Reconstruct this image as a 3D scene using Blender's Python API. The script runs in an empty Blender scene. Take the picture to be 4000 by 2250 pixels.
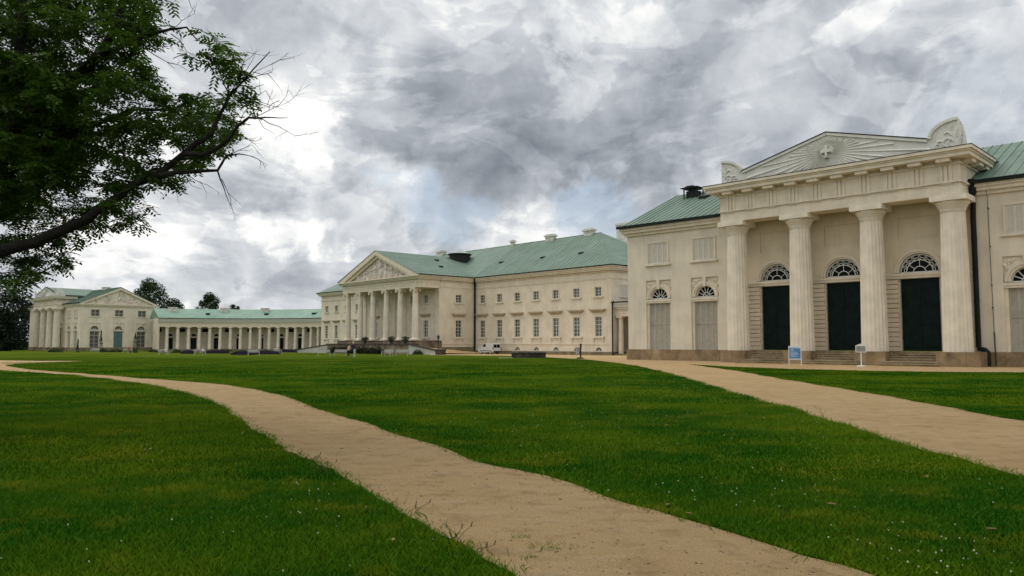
import bpy, math, random
import numpy as np
from mathutils import Vector
rnd = random.Random(7)
npr = np.random.default_rng(11)
PI = math.pi
sc = bpy.context.scene
COL = sc.collection

# ------------------------------------------------------------------ geometry helpers
class MB:
    """collects shapes; T maps wall coordinates (u, v inward, z) to x, y, z"""
    def __init__(s, T=None):
        s.V = []; s.F = []; s.T = T
    def pts(s, ps):
        n = len(s.V)
        s.V.extend(s.T(*p) if s.T else tuple(p) for p in ps)
        return n
    def face(s, ps):
        n = s.pts(ps); s.F.append(tuple(range(n, n + len(ps))))
    def box(s, x0, x1, y0, y1, z0, z1):
        n = s.pts([(x0,y0,z0),(x1,y0,z0),(x1,y1,z0),(x0,y1,z0),(x0,y0,z1),(x1,y0,z1),(x1,y1,z1),(x0,y1,z1)])
        for f in ((3,2,1,0),(4,5,6,7),(0,1,5,4),(1,2,6,5),(2,3,7,6),(3,0,4,7)):
            s.F.append(tuple(n + i for i in f))
    def prism(s, poly, a, b, axis='y'):
        def P(p, t):
            return (p[0], t, p[1]) if axis == 'y' else ((t, p[0], p[1]) if axis == 'x' else (p[0], p[1], t))
        k = len(poly)
        n = s.pts([P(p, a) for p in poly] + [P(p, b) for p in poly])
        s.F.append(tuple(range(n, n + k))); s.F.append(tuple(range(n + 2*k - 1, n + k - 1, -1)))
        for i in range(k):
            j = (i + 1) % k
            s.F.append((n + i, n + j, n + k + j, n + k + i))
    def lathe(s, prof, cx=0, cy=0, n=24, flutes=0, depth=.06, cap=True):
        m = n if not flutes else flutes * 6
        rings = []
        for r, z in prof:
            ps = []
            for i in range(m):
                a = 2*PI*i/m
                rr = r
                if flutes:
                    t = (i % 6) / 6.0
                    rr = r - depth * r * math.sin(PI * t)
                ps.append((cx + rr*math.cos(a), cy + rr*math.sin(a), z))
            rings.append(s.pts(ps))
        for a, b in zip(rings, rings[1:]):
            for i in range(m):
                j = (i + 1) % m
                s.F.append((a + i, a + j, b + j, b + i))
        if cap:
            s.F.append(tuple(rings[-1] + i for i in range(m)))
            s.F.append(tuple(rings[0] + i for i in reversed(range(m))))
    def tube(s, path, rad, n=6):
        if not isinstance(rad, (list, tuple)): rad = [rad]*len(path)
        path = [Vector(p) for p in path]
        prev = None; up = Vector((0.13, 0.27, 1)).normalized()
        for i, (p, r) in enumerate(zip(path, rad)):
            t = (path[min(i+1, len(path)-1)] - path[max(i-1, 0)])
            if t.length < 1e-7: t = Vector((0,0,1))
            t.normalize()
            a = t.cross(up)
            if a.length < .05: a = t.cross(Vector((1,0,0)))
            a.normalize(); b = t.cross(a)
            k = s.pts([tuple(p + a*(r*math.cos(2*PI*q/n)) + b*(r*math.sin(2*PI*q/n))) for q in range(n)])
            if prev is not None:
                for q in range(n):
                    w = (q+1) % n
                    s.F.append((prev+q, prev+w, k+w, k+q))
            else:
                s.F.append(tuple(k+q for q in reversed(range(n))))
            prev = k
        s.F.append(tuple(prev+q for q in range(n)))
    def arc(s, cx, cz, r0, r1, y0, y1, a0=0., a1=180., n=20):
        full = abs(a1 - a0) >= 359.9
        k = None; first = None
        for i in range(n + 1):
            a = math.radians(a0 + (a1 - a0)*i/n); c, d = math.cos(a), math.sin(a)
            m = s.pts([(cx+r0*c, y0, cz+r0*d), (cx+r1*c, y0, cz+r1*d), (cx+r1*c, y1, cz+r1*d), (cx+r0*c, y1, cz+r0*d)])
            if k is not None:
                for q in range(4):
                    w = (q+1) % 4
                    s.F.append((k+q, k+w, m+w, m+q))
            else:
                first = m
            k = m
        if not full:
            s.F.append((first, first+1, first+2, first+3)); s.F.append((k+3, k+2, k+1, k))
    def ell(s, c, r, n=10, m=6):
        rings = []
        for j in range(m + 1):
            b = -PI/2 + PI*j/m
            rings.append(s.pts([(c[0]+r[0]*math.cos(b)*math.cos(2*PI*i/n), c[1]+r[1]*math.cos(b)*math.sin(2*PI*i/n), c[2]+r[2]*math.sin(b)) for i in range(n)]))
        for a, b in zip(rings, rings[1:]):
            for i in range(n):
                j = (i+1) % n
                s.F.append((a+i, a+j, b+j, b+i))
    def wall(s, u0, u1, z0, z1, v, openings, depth):
        """front skin with real openings and reveals; opening = (u0,u1,z0,z1,arch)"""
        cols = {}
        for o in openings: cols.setdefault((o[0], o[1]), []).append(o)
        cur = u0
        def q(a, b, c, d):
            if b - a > 1e-6 and d - c > 1e-6: s.face([(a,v,c),(b,v,c),(b,v,d),(a,v,d)])
        for (a, b) in sorted(cols):
            q(cur, a, z0, z1); cur = b; zc = z0
            for o in sorted(cols[(a, b)], key=lambda o: o[2]):
                q(a, b, zc, o[2])
                s.face([(a,v,o[2]),(a,v,o[3]),(a,v+depth,o[3]),(a,v+depth,o[2])])
                s.face([(b,v,o[2]),(b,v+depth,o[2]),(b,v+depth,o[3]),(b,v,o[3])])
                s.face([(a,v,o[2]),(a,v+depth,o[2]),(b,v+depth,o[2]),(b,v,o[2])])
                zc = o[3]
                if o[4]:
                    c = (a+b)/2; r = (b-a)/2; n = 10
                    arcp = [(c + r*math.cos(PI - PI*i/(2*n)), v, zc + r*math.sin(PI - PI*i/(2*n))) for i in range(n+1)]
                    s.face(arcp + [(a, v, zc+r)])
                    arc2 = [(2*c - p[0], v, p[2]) for p in arcp]
                    s.face([(b, v, zc+r)] + arc2[::-1])
                    for ar in (arcp, arc2):
                        for p, t in zip(ar, ar[1:]):
                            s.face([p, t, (t[0], v+depth, t[2]), (p[0], v+depth, p[2])])
                    zc += r
                else:
                    s.face([(a,v,zc),(b,v,zc),(b,v+depth,zc),(a,v+depth,zc)])
            q(a, b, zc, z1)
        q(cur, u1, z0, z1)
    def mesh(s, name, smooth=False):
        me = bpy.data.meshes.new(name)
        me.from_pydata(s.V, [], s.F); me.validate()
        if smooth:
            me.polygons.foreach_set('use_smooth', [True]*len(me.polygons))
            try: me.set_sharp_from_angle(angle=math.radians(50))
            except Exception: pass
        me.update()
        return me
    def build(s, name, m, parent=None, smooth=False, loc=None, rz=0):
        return obj(name, s.mesh(name, smooth), m, parent, loc, rz)

def obj(name, me, m, parent=None, loc=None, rz=0):
    if m is not None and not me.materials: me.materials.append(m)
    o = bpy.data.objects.new(name, me); COL.objects.link(o)
    if parent is not None: o.parent = parent
    if loc is not None: o.location = loc
    if rz: o.rotation_euler = (0, 0, rz)
    return o
def tag(o, label=None, cat=None, group=None, kind=None):
    for k, v in (('label', label), ('category', cat), ('group', group), ('kind', kind)):
        if v: o[k] = v
    return o
def thing(name, label, cat, loc=(0,0,0), rz=0., group=None):
    o = bpy.data.objects.new(name, None); COL.objects.link(o)
    o.location = loc; o.rotation_euler = (0, 0, rz); o.empty_display_size = .3
    return tag(o, label, cat, group)
def copy_tree(o, parent=None):
    c = o.copy(); COL.objects.link(c); c.parent = parent
    for ch in list(o.children): copy_tree(ch, c)
    return c

# ------------------------------------------------------------------ materials
def new_mat(name):
    m = bpy.data.materials.new(name); m.use_nodes = True
    nt = m.node_tree; b = nt.nodes['Principled BSDF']
    return m, nt, b
def N(nt, typ, **kw):
    n = nt.nodes.new(typ)
    for k, v in kw.items(): setattr(n, k, v)
    return n
def ramp_mix(nt, fac, c0, c1):
    mx = N(nt, 'ShaderNodeMix', data_type='RGBA')
    nt.links.new(fac, mx.inputs[0])
    for i, c in ((6, c0), (7, c1)):
        if hasattr(c, 'is_output'): nt.links.new(c, mx.inputs[i])
        else: mx.inputs[i].default_value = (*c, 1)
    return mx.outputs[2]
def noise(nt, vec, scale, detail=4, rough=.55, lo=.35, hi=.65):
    n = N(nt, 'ShaderNodeTexNoise'); n.inputs['Scale'].default_value = scale
    n.inputs['Detail'].default_value = detail; n.inputs['Roughness'].default_value = rough
    if vec is not None: nt.links.new(vec, n.inputs['Vector'])
    r = N(nt, 'ShaderNodeMapRange'); r.inputs[1].default_value = lo; r.inputs[2].default_value = hi
    nt.links.new(n.outputs['Fac'], r.inputs[0])
    return r.outputs[0]
def scaled(nt, vec, sx, sy, sz):
    m = N(nt, 'ShaderNodeMapping'); m.inputs['Scale'].default_value = (sx, sy, sz)
    nt.links.new(vec, m.inputs['Vector']); return m.outputs['Vector']
def bump(nt, b, fac, dist, strength=1.):
    n = N(nt, 'ShaderNodeBump'); n.inputs['Distance'].default_value = dist; n.inputs['Strength'].default_value = strength
    nt.links.new(fac, n.inputs['Height']); nt.links.new(n.outputs['Normal'], b.inputs['Normal'])
def k(c, f): return tuple(min(1, x*f) for x in c)
def pm(name, col, rough=.8, var=.15, scale=2., col2=None, spec=.3, metal=0., bmp=0., bsc=30., streak=0., trans=0.):
    m, nt, b = new_mat(name)
    tc = N(nt, 'ShaderNodeTexCoord').outputs['Object']
    c2 = col2 or k(col, 1-var)
    out = ramp_mix(nt, noise(nt, tc, scale, 6), k(col, 1+var) if not col2 else col, c2)
    if streak:
        f = noise(nt, scaled(nt, tc, 1.6, 1.6, .12), 1.5, 5, .6, .48, .75)
        mm = N(nt, 'ShaderNodeMath', operation='MULTIPLY'); mm.inputs[1].default_value = streak
        nt.links.new(f, mm.inputs[0])
        out = ramp_mix(nt, mm.outputs[0], out, k(col, .45))
    nt.links.new(out, b.inputs['Base Color'])
    b.inputs['Roughness'].default_value = rough
    b.inputs['Specular IOR Level'].default_value = spec
    b.inputs['Metallic'].default_value = metal
    if bmp: bump(nt, b, noise(nt, tc, bsc, 5), bmp)
    return m
CREAM = (.685, .612, .495)
M = {}
M['plaster'] = pm('cream plaster', CREAM, .9, .09, .5, streak=.2, bmp=.004, bsc=25)
M['trim'] = pm('cream stucco trim', (.70, .622, .50), .85, .08, 1.2, streak=.2, bmp=.004, bsc=30)
M['column'] = pm('pale column stucco', (.72, .652, .535), .85, .1, .9, streak=.22, bmp=.004, bsc=20)
M['relief'] = pm('white grey stucco relief', (.68, .67, .61), .85, .06, 1.5, streak=.12, bmp=.01, bsc=14)
M['old_relief'] = pm('weathered pink grey relief', (.62, .56, .50), .9, .2, 1.1, streak=.25, bmp=.02, bsc=9)
M['lead'] = pm('dark metal', (.012, .015, .015), .6, .3, 3, spec=.2)
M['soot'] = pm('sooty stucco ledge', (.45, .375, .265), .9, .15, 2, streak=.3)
M['recess'] = pm('bounce tinted portico plaster', (.66, .572, .43), .9, .08, .6, streak=.18)  # wall plaster with the portico's yellowish bounce light put into its colour
M['gutter'] = pm('painted dark gutter', (.010, .016, .015), .6, .3, 3, spec=.15)
M['door'] = pm('dark green door paint', (.004, .012, .011), .6, .3, 2, spec=.12, bmp=.003, bsc=6)
M['teal'] = pm('teal door paint', (.085, .155, .15), .6, .2, 2)
M['white'] = pm('white paint', (.70, .70, .66), .5, .05, 3)
M['shutter'] = pm('pale grey shutter paint', (.41, .375, .305), .7, .08, 2)
M['shutter_light'] = pm('whitish shutter paint', (.64, .585, .50), .7, .06, 3)
M['sash'] = pm('sash paint', (.66, .65, .58), .6, .08, 3)
M['glass'] = pm('dark window glass', (.004, .005, .005), .2, .4, .7, spec=.06)
M['pane'] = pm('old window panes', (.035, .045, .04), .07, .6, .9, spec=.7)
M['bark'] = pm('dark bark', (.012, .010, .008), .95, .4, 6, bmp=.03, bsc=12)
M['chimney'] = pm('limewashed chimney', (.62, .60, .54), .9, .15, 1.5, streak=.4)
M['iron'] = pm('black iron', (.012, .012, .012), .5, .3, 4, spec=.5)
M['dark_stone'] = pm('dark wet stone', (.06, .052, .042), .9, .5, 1.2, bmp=.02, bsc=8)
M['terrace'] = pm('stained terrace stone', (.21, .165, .115), .9, .5, .7, streak=.9, bmp=.02, bsc=6)
M['ramp_wall'] = pm('white ramp wall', (.42, .41, .37), .9, .1, 1, streak=.4)
M['pane_grey'] = pm('dusty curtained panes', (.085, .088, .082), .25, .3, .9, spec=.4)
M['skin'] = pm('skin', (.48, .29, .2), .6, .06, 5)
def leafmat(name, c0, c1, rough=.5, trans=.3):
    m, nt, b = new_mat(name)
    g = N(nt, 'ShaderNodeNewGeometry')
    tc = N(nt, 'ShaderNodeTexCoord').outputs['Object']
    r = g.outputs['Random Per Island'] 
    big = noise(nt, tc, .55, 3)
    ad = N(nt, 'ShaderNodeMath', operation='MULTIPLY_ADD'); ad.inputs[1].default_value = .5
    hb = N(nt, 'ShaderNodeMath', operation='MULTIPLY'); hb.inputs[1].default_value = .5
    nt.links.new(r, ad.inputs[0]); nt.links.new(big, hb.inputs[0]); nt.links.new(hb.outputs[0], ad.inputs[2])
    c = ramp_mix(nt, ad.outputs[0], c0, c1)
    nt.links.new(c, b.inputs['Base Color']); b.inputs['Roughness'].default_value = rough
    b.inputs['Specular IOR Level'].default_value = .25
    if trans:
        t = N(nt, 'ShaderNodeBsdfTranslucent'); mx = N(nt, 'ShaderNodeMixShader'); mx.inputs[0].default_value = trans
        nt.links.new(c, t.inputs['Color'])
        nt.links.new(b.outputs[0], mx.inputs[1]); nt.links.new(t.outputs[0], mx.inputs[2])
        nt.links.new(mx.outputs[0], nt.nodes['Material Output'].inputs['Surface'])
    return m
M['leaf_near'] = leafmat('near foliage', (.009, .030, .004), (.11, .205, .024), .5, .4)
M['leaf_far'] = leafmat('far foliage', (.010, .030, .006), (.032, .070, .013), .7, .15)
M['leaf_dark'] = leafmat('dark wood foliage', (.006, .013, .006), (.016, .03, .011), .7, .08)
M['shrub'] = leafmat('shrub foliage', (.02, .035, .012), (.06, .09, .03), .6, .15)
M['hedge'] = leafmat('dark hedge', (.008, .012, .006), (.03, .035, .015), .7, .1)
M['lavender'] = leafmat('lavender flowers', (.022, .02, .032), (.07, .045, .10), .8, .1)

# roofs: patinated copper with standing streaks
def copper(name, c0, c1):
    m, nt, b = new_mat(name)
    tc = N(nt, 'ShaderNodeTexCoord').outputs['Object']
    a = ramp_mix(nt, noise(nt, tc, .22, 5, .6, .3, .7), c0, c1)
    f = noise(nt, scaled(nt, tc, 1.5, .22, .3), 1.3, 4, .6, .45, .8)
    a2 = ramp_mix(nt, f, a, k(c0, .6))
    a2 = ramp_mix(nt, noise(nt, tc, .9, 6, .65, .58, .8), a2, (c0[0]*.75, c0[1]*.5, c0[2]*.45))
    nt.links.new(a2, b.inputs['Base Color']); b.inputs['Roughness'].default_value = .55
    b.inputs['Specular IOR Level'].default_value = .35
    return m
M['copper'] = copper('green copper roof', (.115, .185, .14), (.165, .245, .195))
M['copper_light'] = copper('light green copper roof', (.185, .31, .24), (.245, .375, .30))
# stone base blocks
def blocks(name, c0, c1, w=1.9, h=.5, mortar=.012):
    m, nt, b = new_mat(name)
    tc = N(nt, 'ShaderNodeTexCoord').outputs['Object']
    sp = N(nt, 'ShaderNodeSeparateXYZ'); nt.links.new(tc, sp.inputs[0])
    ad = N(nt, 'ShaderNodeMath', operation='ADD'); nt.links.new(sp.outputs[0], ad.inputs[0]); nt.links.new(sp.outputs[1], ad.inputs[1])
    cb = N(nt, 'ShaderNodeCombineXYZ'); nt.links.new(ad.outputs[0], cb.inputs[0]); nt.links.new(sp.outputs[2], cb.inputs[1])
    br = N(nt, 'ShaderNodeTexBrick'); nt.links.new(cb.outputs[0], br.inputs['Vector'])
    br.inputs['Scale'].default_value = 1; br.inputs['Brick Width'].default_value = w; br.inputs['Row Height'].default_value = h
    br.inputs['Mortar Size'].default_value = mortar; br.inputs['Bias'].default_value = 0
    br.inputs['Color1'].default_value = (*c0, 1); br.inputs['Color2'].default_value = (*c1, 1); br.inputs['Mortar'].default_value = (*k(c0, .45), 1)
    a = ramp_mix(nt, noise(nt, tc, 1.1, 7, .65, .4, .72), br.outputs['Color'], k(c0, .42))
    a = ramp_mix(nt, noise(nt, scaled(nt, tc, 1, 1, .6), .5, 4, .6, .5, .75), a, k(c1, 1.25))
    nt.links.new(a, b.inputs['Base Color']); b.inputs['Roughness'].default_value = .9
    bump(nt, b, noise(nt, tc, 9, 6), .015)
    return m
M['stone'] = blocks('brown sandstone base', (.255, .175, .09), (.32, .235, .14), 2.1, 1.05)
M['stone_far'] = blocks('mossy stone base', (.20, .17, .09), (.24, .2, .12), 2.1, 1.05)
M['steps'] = blocks('stone steps', (.33, .25, .145), (.37, .285, .18), 1.6, 2.0)

# ------------------------------------------------------------------ the lie of the land
EYE = 1.6
TILT = math.atan((1338-1125)/3000)
def terr(y):
    return -.45*min(max((y-72)/51, 0), 1) - .2*min(max((y-123)/74, 0), 1)
def ray(px, py):
    a, b = (px-2000)/3000, (1125-py)/3000
    c, s = math.cos(TILT), math.sin(TILT)
    return Vector((a, c - b*s, s + b*c))
def on_ground(px, py):
    d = ray(px, py); z = 0.
    for i in range(40):
        p = d * ((z-EYE)/d.z); z = .5*z + .5*terr(p.y)
    return Vector((p.x, p.y, terr(p.y)))
def at_depth(px, py, y):
    d = ray(px, py); p = d*(y/d.y); return Vector((p.x, p.y, p.z + EYE))

BANDS = [-400., 72., 123., 197., 4000.]
def clip(poly, lo, hi):
    for s, lim in ((1, lo), (-1, hi)):
        out = []
        for i in range(len(poly)):
            p, q = poly[i], poly[(i+1) % len(poly)]
            a, b = s*(p[1]-lim) >= 0, s*(q[1]-lim) >= 0
            if a: out.append(p)
            if a != b:
                t = (lim-p[1])/(q[1]-p[1]); out.append((p[0]+t*(q[0]-p[0]), lim))
        poly = out
        if not poly: return []
    return poly
def sheet(name, poly, lift, m):
    mb = MB()
    for lo, hi in zip(BANDS, BANDS[1:]):
        c = clip(poly, lo, hi)
        if len(c) > 2: mb.face([(p[0], p[1], terr(p[1])+lift) for p in c])
    o = mb.build(name, m); tag(o, kind='structure'); return o

def lawnmat():
    m, nt, b = new_mat('lawn')
    tc = N(nt, 'ShaderNodeTexCoord').outputs['Object']
    a = ramp_mix(nt, noise(nt, tc, .22, 7, .62, .42, .60), GR[0], GR[1])
    a = ramp_mix(nt, noise(nt, scaled(nt, tc, .4, 1, 1), .35, 6, .65, .5, .8), a, GR[2])
    a = ramp_mix(nt, noise(nt, tc, 3.5, 6, .7, .42, .75), a, k(GR[0], .45))
    # thin, dry and yellower turf of the far lawn
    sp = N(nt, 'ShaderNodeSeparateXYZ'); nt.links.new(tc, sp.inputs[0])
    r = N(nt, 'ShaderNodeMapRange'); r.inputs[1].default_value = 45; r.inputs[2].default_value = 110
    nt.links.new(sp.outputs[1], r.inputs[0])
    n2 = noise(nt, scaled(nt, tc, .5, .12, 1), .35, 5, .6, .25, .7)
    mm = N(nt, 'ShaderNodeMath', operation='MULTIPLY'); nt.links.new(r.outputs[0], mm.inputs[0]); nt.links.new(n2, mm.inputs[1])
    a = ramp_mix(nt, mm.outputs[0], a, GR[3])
    nt.links.new(a, b.inputs['Base Color']); b.inputs['Roughness'].default_value = 1.; b.inputs['Specular IOR Level'].default_value = 0.
    bump(nt, b, noise(nt, tc, 18, 6, .7), .05)
    return m
GR = [(.012, .064, .002), (.062, .115, .004), (.12, .14, .009), (.150, .195, .026)]
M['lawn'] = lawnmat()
def sandmat():
    m, nt, b = new_mat('path sand')
    tc = N(nt, 'ShaderNodeTexCoord').outputs['Object']
    a = ramp_mix(nt, noise(nt, tc, .35, 7, .65, .35, .68), (.63, .435, .215), (.74, .535, .29))
    a = ramp_mix(nt, noise(nt, tc, 2.6, 8, .72, .50, .72), a, (.39, .25, .115))
    a = ramp_mix(nt, noise(nt, scaled(nt, tc, 1, 2.2, 1), 1.3, 6, .6, .52, .8), a, (.76, .58, .36))
    a = ramp_mix(nt, noise(nt, tc, 70, 3, .7, .45, .75), a, (.35, .24, .13))
    nt.links.new(a, b.inputs['Base Color']); b.inputs['Roughness'].default_value = .95; b.inputs['Specular IOR Level'].default_value = .12
    s = N(nt, 'ShaderNodeMath', operation='ADD'); nt.links.new(noise(nt, tc, 5, 7, .7, .2, .8), s.inputs[0]); nt.links.new(noise(nt, tc, 55, 4, .7, .2, .8), s.inputs[1])
    bump(nt, b, s.outputs[0], .06)
    return m
M['sand'] = sandmat()

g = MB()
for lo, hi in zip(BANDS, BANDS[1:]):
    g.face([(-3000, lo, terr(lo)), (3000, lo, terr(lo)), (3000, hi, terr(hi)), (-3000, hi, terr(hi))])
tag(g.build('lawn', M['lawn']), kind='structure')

def gxy(l):
    out = []; q = [on_ground(*p).xy for p in l]
    for a, b in zip(q, q[1:]):
        n = max(1, min(30, int((b-a).length/.35))) if a.length < 60 else 1
        for i in range(n):
            t = i/n; p = a + (b-a)*t; w_ = min(.10, .012*p.length)
            out.append((p.x + (math.sin(p.x*3.1+p.y*1.3)+math.sin(p.x*7.3-p.y*5.1)*.6)*w_*.6, p.y + (math.sin(p.y*2.7+p.x*.9+1)+math.sin(p.y*6.1+p.x*8.3)*.6)*w_*.6))
    return out + [tuple(q[-1])]
# the near path: left edge from the bottom of the frame to the fork, then back along the right edge
p1 = gxy([(2040,2330),(2000,2245),(1880,2185),(1790,2118),(1620,2035),(1480,1950),(1380,1880),(1300,1835),(1140,1758),(1040,1700),(960,1650),(890,1602),(830,1572),(760,1545),(690,1525),(560,1500),(430,1483),(270,1464),(110,1453),(0,1446),(-300,1436)])
p1b = gxy([(-300,1405),(0,1415),(30,1430),(110,1443),(200,1451),(360,1462),(560,1478),(780,1494),(900,1505),(1010,1525),(1130,1553),(1250,1600),(1400,1640),(1500,1674),(1640,1722),(1760,1758),(1880,1806),(2010,1838),(2130,1862),(2230,1892),(2340,1938),(2440,1968),(2520,1990),(2600,2010),(2740,2058),(2900,2104),(3020,2143),(3130,2172),(3260,2205),(3400,2250),(3500,2300)])
PATH1 = [tuple(q) for q in (p1 + p1b)]
PATH1 = [(1.2, 3.0)] + PATH1 + [(5.5, 3.0)]
# spur that leaves the fork towards the far lawn, thin and half grown over
SPUR = gxy([(-80,1422),(-80,1406),(20,1408),(160,1410),(330,1410.5),(250,1413),(150,1416),(60,1421),(20,1428)])
# forecourt and second path
court_low = gxy([(4400,2010),(4000,1862),(3870,1830),(3750,1795),(3600,1758),(3470,1712),(3330,1670),(3200,1630),(3100,1597),(2980,1566),(2860,1532),(2740,1495),(2640,1466),(2570,1448),(2500,1431),(2400,1416),(2330,1408),(2260,1402),(2200,1399),(2130,1395),(2060,1392),(1960,1389),(1800,1387.5),(1680,1387)])
COURT = court_low + [(-16, 150), (-30, 165), (60, 130), (75, 70), (75, 20)]
WEDGE = gxy([(2695,1424),(2760,1433),(2900,1452),(3050,1480),(3250,1512),(3330,1525),(3450,1545),(3600,1572),(3800,1610),(3920,1632),(4000,1646),(4400,1725),(4900,1640),(4400,1456),(4000,1455),(3700,1453.5),(3400,1449),(3100,1442),(2850,1432)])
sheet('path', PATH1, .004, M['sand'])
sheet('path_spur', SPUR, .008, M['sand'])
sheet('forecourt', COURT, .004, M['sand'])
sheet('lawn_strip', WEDGE, .012, M['lawn'])

# ------------------------------------------------------------------ window makers (shared meshes, local u along the wall, v inward, z up)
def sash(mb, w, h, v, nx, ny, bar=.05, edge=.07, z=0., transom=None):
    mb.box(-w/2, -w/2+edge, v, v+.06, z, z+h); mb.box(w/2-edge, w/2, v, v+.06, z, z+h)
    mb.box(-w/2+edge, w/2-edge, v, v+.06, z, z+edge); mb.box(-w/2+edge, w/2-edge, v, v+.06, z+h-edge, z+h)
    for i in range(1, nx):
        u = -w/2 + w*i/nx; b = bar*1.7 if nx == 2 else bar
        mb.box(u-b/2, u+b/2, v-.012, v+.05, z+edge, z+h-edge)
    for j in range(1, ny):
        zz = z + h*j/ny; b = bar*2 if transom == j else bar
        mb.box(-w/2+edge, w/2-edge, v+.004, v+.04, zz-b/2, zz+b/2)
_mesh = {}
def cached(key, fn, smooth=False):
    if key not in _mesh:
        mb = MB(); fn(mb); _mesh[key] = mb.mesh(key.split('|')[0], smooth)
    return _mesh[key]
def surround(mb, w, h, t, proud, z=0., bottom=False):
    mb.box(-w/2-t, -w/2, -proud, .03, z, z+h); mb.box(w/2, w/2+t, -proud, .03, z, z+h)
    mb.box(-w/2-t, w/2+t, -proud, .03, z+h, z+h+t)
def pane_quad(mb, w, h, v, z=0.): mb.box(-w/2-.02, w/2+.02, v, v+.03, z-.02, z+h+.02)
def louvres(mb, u0, u1, z0, z1, v, step=.11):
    mb.box(u0, u0+.07, v-.02, v+.04, z0, z1); mb.box(u1-.07, u1, v-.02, v+.04, z0, z1)
    mb.box(u0+.07, u1-.07, v-.02, v+.04, z0, z0+.08); mb.box(u0+.07, u1-.07, v-.02, v+.04, z1-.08, z1)
    n = max(2, int((z1-z0-.16)/step)); st = (z1-z0-.16)/n
    for i in range(n):
        z = z0+.08+i*st
        mb.face([(u0+.07, v-.01, z+.012), (u1-.07, v-.01, z+.012), (u1-.07, v+.035, z+st), (u0+.07, v+.035, z+st)])
    mb.box(u0+.07, u1-.07, v+.04, v+.05, z0+.08, z1-.08)
def put(name, key, fn, m, parent, loc=(0,0,0), rz=0, smooth=False):
    return obj(name, cached(key, fn, smooth), m, parent, loc, rz)

def palace_upper(parent, loc, rz=0):
    w = put('window', 'window|up', lambda mb: sash(mb, 1.42, 1.5, .16, 2, 3), M['sash'], parent, loc, rz)
    put('pane', 'pane|up', lambda mb: pane_quad(mb, 1.42, 1.5, .19), M['pane'], w)
    put('surround', 'surround|up', lambda mb: surround(mb, 1.42, 1.5, .24, .07), M['trim'], w)
    put('sill', 'sill|up', lambda mb: (mb.box(-1.15, 1.15, -.24, .02, -.2, -.003), mb.box(-1.0, 1.0, -.14, .02, -.34, -.203)), M['trim'], w)
def hood_mesh(mb):
    mb.box(-1.25, 1.25, -.14, .02, 3.86, 4.06); mb.box(-1.5, 1.5, -.34, .02, 4.063, 4.26); mb.box(-1.7, 1.7, -.52, .02, 4.263, 4.46)
def palace_lower(parent, loc, rz=0, hood=True):
    w = put('window', 'window|low', lambda mb: sash(mb, 1.42, 3.2, .16, 2, 5, transom=3), M['sash'], parent, loc, rz)
    put('pane', 'pane|low', lambda mb: pane_quad(mb, 1.42, 3.2, .19), M['pane'], w)
    put('surround', 'surround|low', lambda mb: surround(mb, 1.42, 3.2, .2, .05), M['trim'], w)
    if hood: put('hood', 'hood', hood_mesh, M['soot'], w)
    def sill(mb):
        mb.box(-1.35, 1.35, -.26, .02, -.26, -.003)
        for s in (-1, 1): mb.prism([(-.02, -.263), (-.22, -.263), (-.18, -.6), (-.08, -.95), (-.02, -1.0)], s*1.02-.13, s*1.02+.13, 'x')
    put('sill', 'sill|low', sill, M['trim'], w)
def fan_rays(mb, r, v, n=7, inner=.34, z=0., t=.06):
    mb.arc(0, z, r-.06, r, v-.03, v+.03, 0, 180, 22); mb.arc(0, z, r*inner-.03, r*inner+.02, v-.03, v+.02, 0, 180, 16)
    for i in range(1, n):
        a = PI*i/n
        mb.tube([(r*inner*math.cos(a), v, z+r*inner*math.sin(a)), ((r-.03)*math.cos(a), v, z+(r-.03)*math.sin(a))], t*.55, 4)
    for a in (.28*PI, .72*PI): mb.tube([(0, v, z+.02), (r*inner*math.cos(a), v, z+r*inner*math.sin(a))], t*.5, 4)
    mb.box(-r, r, v-.03, v+.03, z-.03, z+.04)
def half_disc(mb, r, v, z=0.):
    mb.face([(r*math.cos(PI*i/20), v, z+r*math.sin(PI*i/20)) for i in range(21)])
def scroll(mb, cx, cz, s, v, a0, turn, r=.09):
    """a curling acanthus leaf in low relief"""
    p = []; x, z, a = cx, cz, a0
    for i in range(9):
        p.append((x, v, z)); x += s/9*math.cos(a); z += s/9*math.sin(a); a += turn*(.3+.12*i)
    mb.tube(p, [r*(.35+.65*math.sin(PI*(i+.6)/9.6)) for i in range(9)], 6)

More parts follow.
